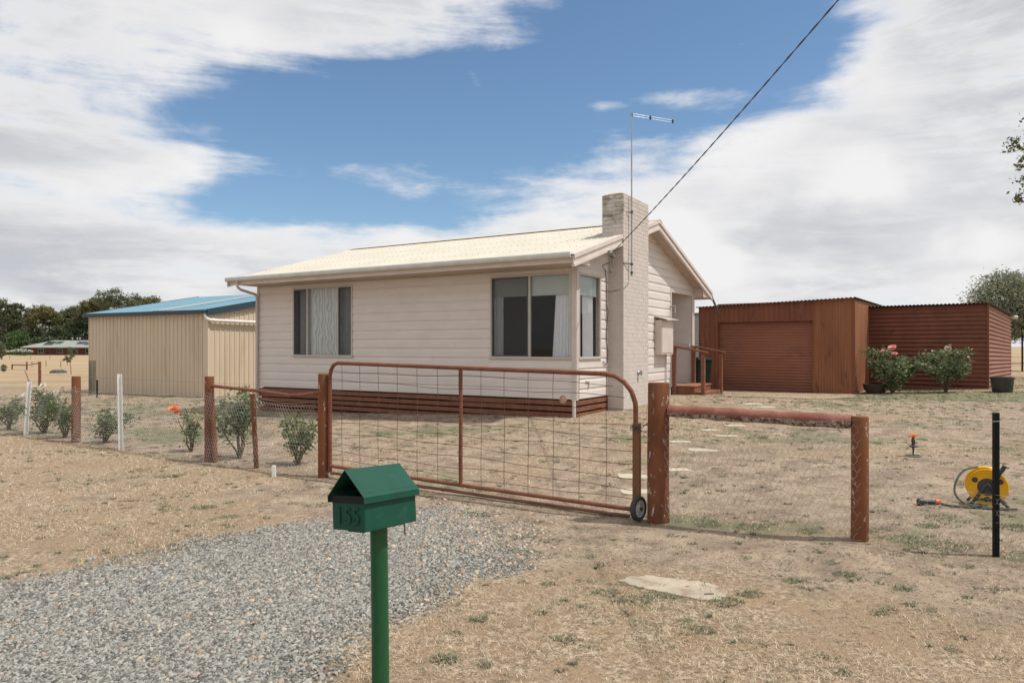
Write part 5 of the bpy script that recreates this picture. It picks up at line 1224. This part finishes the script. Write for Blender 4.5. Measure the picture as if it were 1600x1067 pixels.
def smooth_curve(P_, n=8):
    out = []
    for i in range(len(P_)-1):
        p0, p1_, p2_, p3 = P_[max(i-1, 0)], P_[i], P_[i+1], P_[min(i+2, len(P_)-1)]
        for k in range(n):
            t = k/n; out.append(.5*((2*p1_)+(p2_-p0)*t+(2*p0-5*p1_+4*p2_-p3)*t*t+(3*p1_-p0-3*p2_+p3)*t**3))
    return out+[P_[-1]]
mb.tube(smooth_curve(hp), .0095, 8)
nzx, nzy = at(1440, 6.82), 6.82
hp2 = [gp_(hx+.15, hy-.2), gp_(hx-.05, hy-.16), gp_(hx-.2, hy-.1), gp_(hx-.35, hy-.02), gp_(nzx+.19, nzy)]
mb.tube(smooth_curve(hp2), .0095, 8)
tag(mb.build('garden_hose', hose_green, None), 'green hose looping from the yellow reel along the ground', 'hose')
nz_ = thing('hose_nozzle', 'black hose nozzle with orange collar lying on the dry grass', 'nozzle', (nzx, nzy, gz(nzx, nzy)), R(3))
Mn = Matrix.Translation((0, 0, .03)) @ Matrix.Rotation(R(90), 4, 'Y')
mb = MB(); mb.lathe([(0, -.035), (.028, -.035), (.036, -.028), (.036, .0), (.024, .012), (.017, .03), (.018, .06), (.022, .08), (.018, .10), (.022, .115), (.018, .13)], 16, Mn); mb.build('body', grey_pl, nz_)
mb = MB(); mb.lathe([(.020, .131), (.023, .136), (.023, .165), (.016, .18), (0, .185)], 14, Mn); mb.build('collar', orange_pl, nz_)
# sprinkler
d = 9.3; sx, sy = at(1427, d), d
sp = thing('garden_sprinkler', 'small black sprinkler on a spike with orange head', 'sprinkler', (sx, sy, gz(sx, sy)), R(20))
mb = MB(); mb.tube([(0, 0, -.05), (0, 0, .06), (0, 0, .12)], [.006, .010, .014], 8); mb.build('spike', grey_pl, sp)
mb = MB(); mb.lathe([(.012, .115), (.05, .125), (.055, .135), (.02, .15), (.018, .17), (.024, .185), (.024, .215), (.016, .225), (.016, .25)], 14); mb.build('body', grey_pl, sp)
mb = MB(); mb.lathe([(.0, .25), (.028, .25), (.032, .262), (.028, .285), (.012, .29), (0, .29)], 14); mb.beam((-.065, 0, .265), (.055, 0, .28), .03, .018); mb.build('head', orange_pl, sp)
mb = MB(); mb.tube([(.085*math.cos(t), .085*math.sin(t), .012) for t in np.linspace(0, 2*math.pi, 20, endpoint=False)], .010, 6, closed=True)
mb.build('base_ring', mat('ring_cement', (.2, .2, .16), (.14, .14, .11), 20, .9), sp)
# pots
tx, ty = 13.05, 19.25
mb = MB(); mb.lathe([(0, .01), (.22, .01), (.235, .03), (.27, .36), (.285, .365), (.285, .40), (.262, .40), (.25, .33), (.0, .30)], 28); tag(mb.build('plant_tub', grey_pl, None, loc=(tx, ty, gz(tx, ty))), 'large black plastic tub at the right corner of the red shed', 'tub')
tx, ty = at(1368, 20.6), 20.6
mb = MB(); mb.lathe([(0, .0), (.22, .0), (.30, .10), (.33, .22), (.345, .25), (.32, .26), (.30, .22), (.0, .20)], 24); tag(mb.build('plant_bowl', mat('brown_pot', (.075, .055, .045), (.06, .045, .038), 4, .7), None, loc=(tx, ty, gz(tx, ty))), 'low dark brown bowl planter against the garage corner', 'planter')

# ------------------------------------------------------------------ plants
def leaf_quads(C, size, aspect=.55, up=0.0, fold=True):
    """leaf-shaped quads around centres C (n,3)"""
    n = len(C); d = rng.normal(size=(n, 3)); d[:, 2] = d[:, 2]*.6+up; d /= np.linalg.norm(d, axis=1, keepdims=True)
    r = rng.normal(size=(n, 3)); s_ = np.cross(d, r); s_ /= np.linalg.norm(s_, axis=1, keepdims=True)+1e-9
    nrm = np.cross(d, s_)
    L_ = size*rng.uniform(.65, 1.3, n)[:, None]; Wd = L_*aspect*.5
    V_ = np.stack([C-d*L_*.5, C+s_*Wd+nrm*L_*.08, C+d*L_*.5, C-s_*Wd+nrm*L_*.08], 1).reshape(-1, 3)
    return V_, np.arange(4*n).reshape(-1, 4)
def blossom(name, c, r, kind, parent):
    V_, T_ = [], []; c = np.array(c)
    ax = rng.normal(size=3)*.35+np.array([-.2, -.7, .8]); ax /= np.linalg.norm(ax)
    u = np.cross(ax, [0, 0, 1.0]); u /= np.linalg.norm(u); v = np.cross(ax, u)
    for ring, (npet, tilt, rad) in enumerate(((4, 1.4, .5), (6, 1.15, .68), (8, .8, .85), (9, .35, .95))):
        for k in range(npet):
            a_ = 2*math.pi*k/npet+ring*.5+rng.uniform(-.2, .2); dr_ = u*math.cos(a_)+v*math.sin(a_); tilt = tilt+rng.uniform(-.15, .15); sd_ = np.cross(ax, dr_)
            R_ = r*rad; out = dr_*math.cos(tilt)+ax*math.sin(tilt)
            p0 = c+dr_*r*.08; m0 = c+out*R_*.6; e0 = c+out*R_+dr_*R_*.15
            w_ = R_*.5
            V_ += [p0-sd_*w_*.3, p0+sd_*w_*.3, m0+sd_*w_, m0-sd_*w_, m0-sd_*w_, m0+sd_*w_, e0+sd_*w_*.6, e0-sd_*w_*.6]; T_ += [rng.uniform(.1, 1)]*8
    return mesh_np(name, np.array(V_), np.arange(len(V_)).reshape(-1, 4), PETAL[kind], parent, attr={'tint': T_})
def rose(px, d, h, wl, label, flowers=(), n=420, leafy=.55, kind='rose', lean=0.0, size=.055, canes=7, name='rose_bush'):
    x, y = at(px, d), d; t = thing(name, label, 'rose bush', (x, y, gz(x, y)), 0, 'rose bushes')
    mb = MB(); tips = []
    for k in range(canes):
        a_ = 2*math.pi*k/canes+rnd.uniform(-.4, .4); sp_ = rnd.uniform(.2, 1.15)*wl; hh = h*rnd.uniform(.5, 1.0)
        p = [Vector((0, 0, -.03))]; 
        for s in (.25, .5, .75, 1.0):
            p.append(Vector((math.cos(a_)*sp_*s**1.1+rnd.uniform(-.03, .03)+lean*s, math.sin(a_)*sp_*.8*s**1.1+rnd.uniform(-.03, .03), hh*s)))
        mb.tube(p, [.013, .011, .009, .007, .004], 6); tips.append(p)
        for s in (2, 3):
            q = p[s]; e = q+Vector((rnd.uniform(-.16, .16), rnd.uniform(-.12, .12), rnd.uniform(.08, .22)))*min(1, h); mb.tube([q, q.lerp(e, .5)+Vector((0, 0, .01)), e], [.006, .005, .003], 5); tips.append([q, q.lerp(e, .5), e, e, e])
    mb.build('stem', cane, t)
    C = []
    for _ in range(n):
        p = rnd.choice(tips); s = leafy*.6+(1-leafy*.6)*rnd.random()**.7; f = s*(len(p)-1); i = min(int(f), len(p)-2); q = p[i].lerp(p[i+1], f-i)
        C.append((q.x+rnd.gauss(0, .045+.03*wl), q.y+rnd.gauss(0, .045+.03*wl), max(.03, q.z+rnd.gauss(0, .05))))
    V_, F_ = leaf_quads(np.array(C), size, .62)
    tn = np.repeat(np.clip(rng.normal(.45, .28, n), 0, 1), 4)
    mesh_np('leaves', V_, F_, LEAF[kind], t, attr={'tint': tn})
    for (dx, dz, r_, kd) in flowers: blossom('blossom', (dx, -.12, dz), r_, kd, t)
    return t
rose(14, 13.5, .55, .26, 'low dark rose bush at the far left end of the netting', n=900)
rose(70, 12.9, .82, .36, 'tall rose bush with several white blooms behind the leaning white stake', ((-.12, .82, .05, 'white'), (.05, .86, .055, 'white'), (-.28, .68, .05, 'white'), (.28, .74, .05, 'white'), (.1, .7, .045, 'white'), (-.2, .55, .05, 'white')), n=1500, canes=11)
rose(101, 12.3, .68, .2, 'small rose bush just left of the post between the white stakes', ((.05, .68, .045, 'white'),), n=800)
rose(162, 11.8, .50, .30, 'sprawling low rose with a pale pink bloom right of the post between the stakes', ((.03, .22, .055, 'pale_pink'), (.2, .5, .04, 'white')), n=800, lean=.12)
rose(299, 10.95, .75, .22, 'sparse upright rose with a bright orange bloom', ((-.21, .64, .085, 'orange'), (-.15, .60, .05, 'orange')), n=330, canes=6, leafy=.3)
rose(374, 10.3, .98, .30, 'bushy rose with cream bloom under the bent pipe rail', ((.19, .84, .06, 'white'), (-.1, .92, .04, 'white')), n=1400, leafy=.7, canes=8, kind='rose_deep')
rose(464, 9.75, .68, .30, 'loose rose bush between the thin stick and the hinge post', ((.03, .45, .025, 'pink'),), n=850, leafy=.45)
rose(1394, 20.2, 1.32, .82, 'tall dark rose bush with three coral pink blooms by the red shed', ((-.30, 1.15, .10, 'pink'), (-.05, 1.25, .12, 'pink'), (.0, 1.1, .08, 'pink')), n=3200, leafy=.3, kind='rose_deep', size=.085, canes=17)
rose(1478, 19.8, 1.28, .70, 'white flecked rose bush with one pink bloom at the middle of the red shed', ((-.02, 1.2, .08, 'pale_pink'), (.55, .75, .05, 'white')), n=2600, leafy=.55, kind='rose_deep', size=.085, canes=14)

def tree(name, label, x, y, h, crown, kind, leafsize, n, trunk_r=.25, barkm=bark, group=None, bare=.35, cat='tree', lean=0.0, aspect=.5):
    """crown: list of (dx,dy,z,rx,rz)"""
    z0 = gz(x, y); t = thing(name, label, cat, (x, y, z0), 0, group)
    mb = MB(); topz = h*.8
    tp = [Vector((lean*s*h+.02*h*math.sin(3*s+h), .01*h*math.cos(4*s), topz*s-.2*(s == 0))) for s in (0, .2, .4, .6, .8, 1.0)]
    mb.tube(tp, [trunk_r*1.25, trunk_r, trunk_r*.85, trunk_r*.62, trunk_r*.4, trunk_r*.18], 9)
    for (dx, dy, cz, rx_, rz_) in crown:
        s = min(.9, max(.22, (cz-rz_)/topz*.75)); f = s*5; i = min(int(f), 4); q = tp[i].lerp(tp[i+1], f-i); e = Vector((dx, dy, cz)); m_ = q.lerp(e, .5)+Vector((rnd.uniform(-.1, .1)*rx_, rnd.uniform(-.1, .1)*rx_, -.08*abs(dx)))
        mb.tube([q, m_, e], [trunk_r*.4, trunk_r*.28, trunk_r*.08], 6)
    mb.build('trunk', barkm, t)
    tot = sum(c[3]**2*c[4] for c in crown); Cs, Tn = [], []
    for (dx, dy, cz, rx_, rz_) in crown:
        k = max(30, int(n*rx_**2*rz_/tot)); ncl = max(5, k//45)
        v = rng.normal(size=(ncl, 3)); v /= np.linalg.norm(v, axis=1, keepdims=True); v *= rng.uniform(.35, 1.0, (ncl, 1))**.6
        cl = v*np.array([rx_, rx_, rz_])+np.array([dx, dy, cz]); tint_c = rng.uniform(0, .75, ncl)
        pick = rng.integers(0, ncl, k); off = rng.normal(size=(k, 3))*np.array([rx_, rx_, rz_*.75])*.20
        Cs.append(cl[pick]+off); Tn.append(np.clip(tint_c[pick]+rng.uniform(-.1, .35, k), 0, 1))
    C = np.concatenate(Cs); tn = np.concatenate(Tn)
    C[:, 2] = np.maximum(C[:, 2], .15)
    V_, F_ = leaf_quads(C, leafsize, aspect)
    mesh_np('crown', V_, F_, LEAF[kind], t, attr={'tint': np.repeat(tn, 4)})
    return t
# olive-like tree behind the red shed
ox, oy = at(1574, 31), 31
tree('olive_tree', 'bushy grey green tree behind the right end of the red shed', ox, oy, 4.6, [(0, 0, 3.0, 1.35, 1.1), (-.8, .2, 2.3, .9, .8), (.7, -.2, 2.5, 1.0, .9), (.1, .3, 3.7, .75, .6), (-.35, -.5, 1.9, .8, .6), (1.2, .2, 3.1, .8, .8), (.5, .2, 1.7, .8, .5)], 'olive', .12, 26000, .10, bark, aspect=.4)
gx_, gy_ = at(1693, 45), 45
tree('gum_tree', 'tall gum tree whose leafy branch hangs in at the right edge', gx_, gy_, 17, [(-3.3, 0, 13.4, 1.3, .85), (-2.9, .5, 12.2, 1.1, .5), (-3.2, 0, 10.3, .9, .6), (0, 0, 15, 3.0, 2.0), (2.5, 0, 12, 3, 2.2), (.2, 2, 12.5, 2.2, 1.5)], 'gum', .26, 7000, .32, pale_bark)
# background tree line on the left
FT = [(-6, 463, 26, 235, 'gum', 'gum tree cut off by the left edge of the photo'), (12, 500, 30, 262, 'dark', 'dark dense tree at the left end of the tree line'), (27, 473, 22, 240, 'gum', 'umbrella shaped gum crown left of the bare limbed gum'), (48, 481, 17, 255, 'gum', 'narrow gum crown between the umbrella gum and the bare limbed gum'),
      (68, 477, 26, 232, 'yellow_gum', 'open gum with pale bare limbs above the brick house'), (36, 515, 26, 228, 'mid', 'bright green rounded tree left of the brick house'), (95, 488, 24, 262, 'yellow_gum', 'olive gum crown behind the brick house roof'), (115, 481, 20, 250, 'gum', 'dark topped gum left of the blue roof shed corner'),
      (135, 474, 26, 240, 'gum', 'gum crown rising at the corner of the blue roof'), (152, 466, 26, 232, 'yellow_gum', 'yellowish gum crown above the left end of the blue roof'), (178, 455, 32, 228, 'gum', 'tallest gum crown above the blue shed roof'), (208, 459, 28, 236, 'gum', 'dark gum crown above the middle of the blue roof'), (232, 464, 22, 242, 'yellow_gum', 'rightmost gum crown above the blue roof'),
      (84, 510, 28, 226, 'dark', 'dark low tree directly behind the brick house'), (112, 512, 28, 230, 'dark', 'dark low tree behind the solar panels of the brick house'), (58, 508, 24, 245, 'dark', 'dark leaved tree behind the bright green tree'), (8, 486, 26, 250, 'dark', 'dark green tree behind the far left bush'), (135, 505, 24, 250, 'dark', 'dark low tree beside the corner of the tan shed')]
for i, (px, ty_, wpx, d, kd, lb) in enumerate(FT):
    x = at(px, d); z0 = gz(x, d); s = 1130/d; h = 1.6+(542-ty_)/s-z0; rw = wpx/s
    cr = []
    low = kd in ('dark', 'mid')
    nb = 7 if low else 6
    for k in range(nb):
        a_ = rnd.uniform(0, 6.28); rr_ = rnd.uniform(.2, .75)*rw
        zz = h*(rnd.uniform(.3, .85) if low else rnd.uniform(.55, .88))
        cr.append((math.cos(a_)*rr_, math.sin(a_)*rr_, zz, rw*rnd.uniform(.38, .6), h*rnd.uniform(.10, .18) if not low else h*rnd.uniform(.15, .24)))
    cr.append((rnd.uniform(-.2, .2)*rw, 0, h*.86, rw*.55, h*.14))
    if low: cr.append((0, 0, h*.28, rw*1.15, h*.28))
    elif kd == 'gum':
        cr.append((rnd.uniform(-.5, .5)*rw, 0, h*.42, rw*.6, h*.14)) 
    tree('gum_tree' if not low else 'bushy_tree', lb, x, d, h, cr, kd, .62, 8500 if low else 6500, .32 if not low else .25, pale_bark if kd == 'yellow_gum' else bark, 'trees along the far tree line')
# far brick house
FHx, FHd = at(40, 215), 215
fz = gz(FHx+8, FHd)
fh = thing('brick_house', 'long low brick house with sage green hip roof and solar panels, far left', 'house', (FHx, FHd, fz), 0)
FW, FDp, FE = 27.0, 9.0, 2.45
mb = MB(); mb.box(1.0, FW-1, 1.2, FDp, -.3, FE); mb.build('wall', clay_brick, fh)
mb = MB(); e = .0; mb.v += [(-.9, -.8, FE), (FW+.5, -.8, FE), (FW+.5, FDp+.8, FE), (-.9, FDp+.8, FE), (5.6, FDp/2, FE+2.0), (FW-5, FDp/2, FE+2.0)]
mb.f += [(0, 1, 5, 4), (1, 2, 5), (2, 3, 4, 5), (3, 0, 4)]; mb.build('roof', far_roof, fh, smooth=False)
mb = MB(); mb.box(-.92, FW+.52, -.92, -.8, FE-.22, FE+.03); mb.build('gutter', mat('pale_gutter', (.5, .52, .47), (.45, .47, .43), 1, .5), fh)
def rp(u, v, dz=.06): return (u, -.8+v*5.3, FE+v*2.0+dz)
for (u0, u1, v0, v1) in ((4.6, 7.3, .28, .82), (7.6, 9.4, .45, .85), (14.0, 16.6, .4, .8), (16.8, 18.6, .3, .62)):
    mb = MB(); mb.poly([rp(u0, v0), rp(u1, v0), rp(u1, v1), rp(u0, v1)]); mb.poly([rp(u0, v1, .01), rp(u1, v1, .01), rp(u1, v0, .01), rp(u0, v0, .01)]); mb.build('solar_panel', solar, fh, smooth=False)
for u in (3.0, 8.6, 12.5, 17.2):
    mb = MB(); w = 1.6; mb.box(u, u+w, 1.12, 1.19, .5, 1.95); wf = mb.build('window', white_paint, fh); mb = MB(); mb.box(u+.08, u+w/2-.04, 1.09, 1.118, .58, 1.87); mb.box(u+w/2+.04, u+w-.08, 1.09, 1.118, .58, 1.87); mb.build('pane', dark_glass, wf)
mb = MB(); mb.box(5.6, 6.7, 1.1, 1.19, -.1, 2.05); mb.build('door', dark_glass, fh)
for u in (2.2, 7.6, 11.6, 15.8, 20):
    mb = MB(); mb.box(u, u+.12, -.6, -.48, -.3, FE); mb.build('verandah_post', clay_brick, fh)
for u in (11.5, 13.0, 13.8):
    mb = MB(); mb.tube([rp(u, .9, -.2), (rp(u, .9)[0], rp(u, .9)[1], rp(u, .9)[2]+.55)], .12, 8); mb.lathe([(.1, 0), (.28, .1), (.3, .25), (.15, .42), (0, .45)], 10, Matrix.Translation((rp(u, .9)[0], rp(u, .9)[1], rp(u, .9)[2]+.5))); mb.build('roof_vent', steel, fh)
# flowering hedge near it, saplings, rock heap, paddock fence
def shrub(name, label, x, y, w, h, kind, n, size, flowers=None, cat='shrub'):
    z0 = gz(x, y); t = thing(name, label, cat, (x, y, z0), 0)
    mb = MB()
    for k in range(6): mb.tube([(rnd.uniform(-.3, .3)*w, 0, -.05), (rnd.uniform(-.4, .4)*w, rnd.uniform(-.1, .1)*w, h*.8)], [.03*h, .01*h], 5)
    mb.build('stem', cane, t)
    v = rng.normal(size=(n, 3)); v /= np.linalg.norm(v, axis=1, keepdims=True); v *= rng.uniform(.3, 1, (n, 1))**.5
    C = v*np.array([w*.5, w*.3, h*.5])+np.array([0, 0, h*.52]); V_, F_ = leaf_quads(C, size, .6); mesh_np('leaves', V_, F_, LEAF[kind], t, attr={'tint': np.repeat(rng.uniform(0, 1, n), 4)})
    if flowers:
        m = n//4; v = rng.normal(size=(m, 3)); v[:, 2] = np.abs(v[:, 2])*.9+.25; v /= np.linalg.norm(v, axis=1, keepdims=True)
        C = v*np.array([w*.52, w*.32, h*.52])+np.array([0, 0, h*.55]); V_, F_ = leaf_quads(C, size*.8, .9); mesh_np('flowers', V_, F_, PETAL[flowers], t, attr={'tint': np.repeat(rng.uniform(0, 1, m), 4)})
    return t
shrub('flowering_hedge', 'white flowering hedge in front of the far brick house', at(33, 200), 200, 6.0, 1.7, 'mid', 900, .35, 'white')
shrub('flowering_hedge', 'white flowering bush at the left edge before the tree line', at(4, 200), 200, 3.2, 1.6, 'mid', 500, .35, 'white')
shrub('green_bush', 'grey green bush cut by the left edge beside the white bush', at(-3, 120), 120, 2.6, 3.0, 'gum', 900, .3)
shrub('small_shrub', 'tiny grey shrub in the paddock at the left edge', at(6, 50), 50, .5, .5, 'gum', 200, .10)
tree('sapling', 'young gum sapling standing alone in the golden paddock', at(110, 43), 43, 1.75, [(0, 0, 1.25, .30, .42), (-.12, 0, .9, .26, .22), (.08, 0, 1.5, .22, .2)], 'gum', .11, 520, .022, bark)
mb = MB()
for k in range(16):
    c = Vector((rnd.uniform(-.35, .35), rnd.uniform(-.2, .2), 0)); r_ = rnd.uniform(.09, .16); mb.lathe([(r_*.9, -.03), (r_*1.1, r_*.4), (r_*.7, r_*1.1*(1.3-abs(c.x))), (0, r_*1.3*(1.3-abs(c.x)))], 7, Matrix.Translation(c) @ Matrix.Rotation(rnd.uniform(0, 3), 4, 'Z'))
x, y = at(90, 46), 46; tag(mb.build('rock_heap', mat('dark_rock', (.07, .07, .075), (.11, .11, .11), 4, .9, .3, 20), None, loc=(x, y, gz(x, y)), smooth=False), 'small heap of dark rocks in the paddock below the sapling', 'rocks')
for px, d, h, r_, lb in ((62, 30, .98, .055, 'red brown post in the paddock nearest the roses'), (42, 54, .62, .055, 'middle post of the far paddock rail'), (19, 56, .40, .05, 'short end post of the far paddock rail')):
    round_post('paddock_post', at(px, d), d, h, r_, lb, post_brown, group='posts in the paddock')
mb = MB(); a = Vector((at(19, 56), 56, gz(at(19, 56), 56)+.35)); b = Vector((at(62, 30), 30, gz(at(62, 30), 30)+.92)); m1_ = Vector((at(42, 54), 54, gz(at(42, 54), 54)+.36)); mb.tube([a, m1_], .045, 8); mb.tube([m1_, b], .03, 8); tag(mb.build('paddock_rail', pipe_brown, None), 'thin brown rail joining the paddock posts', 'rail')
for k, (px, d) in enumerate(((15, 120), (48, 118), (78, 117), (105, 70), (72, 66), (50, 64), (95, 62))):
    x = at(px, d); mb = MB(); mb.tube([(0, 0, -.1), (0, 0, 1.0 if d > 100 else .5)], .028, 6); tag(mb.build('paddock_stake', old_wood, None, loc=(x, d, gz(x, d))), 'thin distant paddock fence stake below the brick house', 'stake', 'distant paddock stakes')
x, y = at(144, 23.6), 23.6; round_post('weathered_post', x, y, 1.13, .10, 'grey weathered timber post at the left corner of the tan shed', old_wood)
x, y = at(152, 22.3), 22.3; star_picket('dark_stake', x, y, .55, black_paint, 'short dark stake in front of the weathered post')
# rear fence past the red shed
x, y = at(1597, 30), 30
star_picket('rear_stake', x, y, 2.0, black_paint, 'tall dark stake at the right edge behind the red shed', w=.04)
mb = MB()
for zz in (.25, .6, 1.0): mb.tube([(x-1.5, y+.6, gz(x, y)+zz), (x, y, gz(x, y)+zz), (x+4, y-1.5, gz(x, y)+zz)], .006, 5)
tag(mb.build('rear_wire', galv_dark, None), 'fence wires at the right edge behind the tub', 'wire')
# a few fallen leaves and bark pieces
def litter():
    n = 260; y = np.sqrt(rng.uniform(3.4**2, 9**2, n)); x = rng.uniform(-.7, .7, n)*y; z = gz_np(x, y)+.012
    V_, F_ = leaf_quads(np.stack([x, y, z], -1), .045, .35, 0); V_[:, 2] = np.repeat(z, 4)+(V_[:, 2]-np.repeat(z, 4))*.35
    return tag(mesh_np('fallen_leaves', V_, F_, leaf_mat('dead_leaf', (.30, .16, .07), (.48, .31, .17), .1, .8), attr={'tint': np.repeat(rng.uniform(0, 1, n), 4)}), 'fallen dry leaves scattered over the driveway and verge', 'leaves', kind='stuff')
litter()
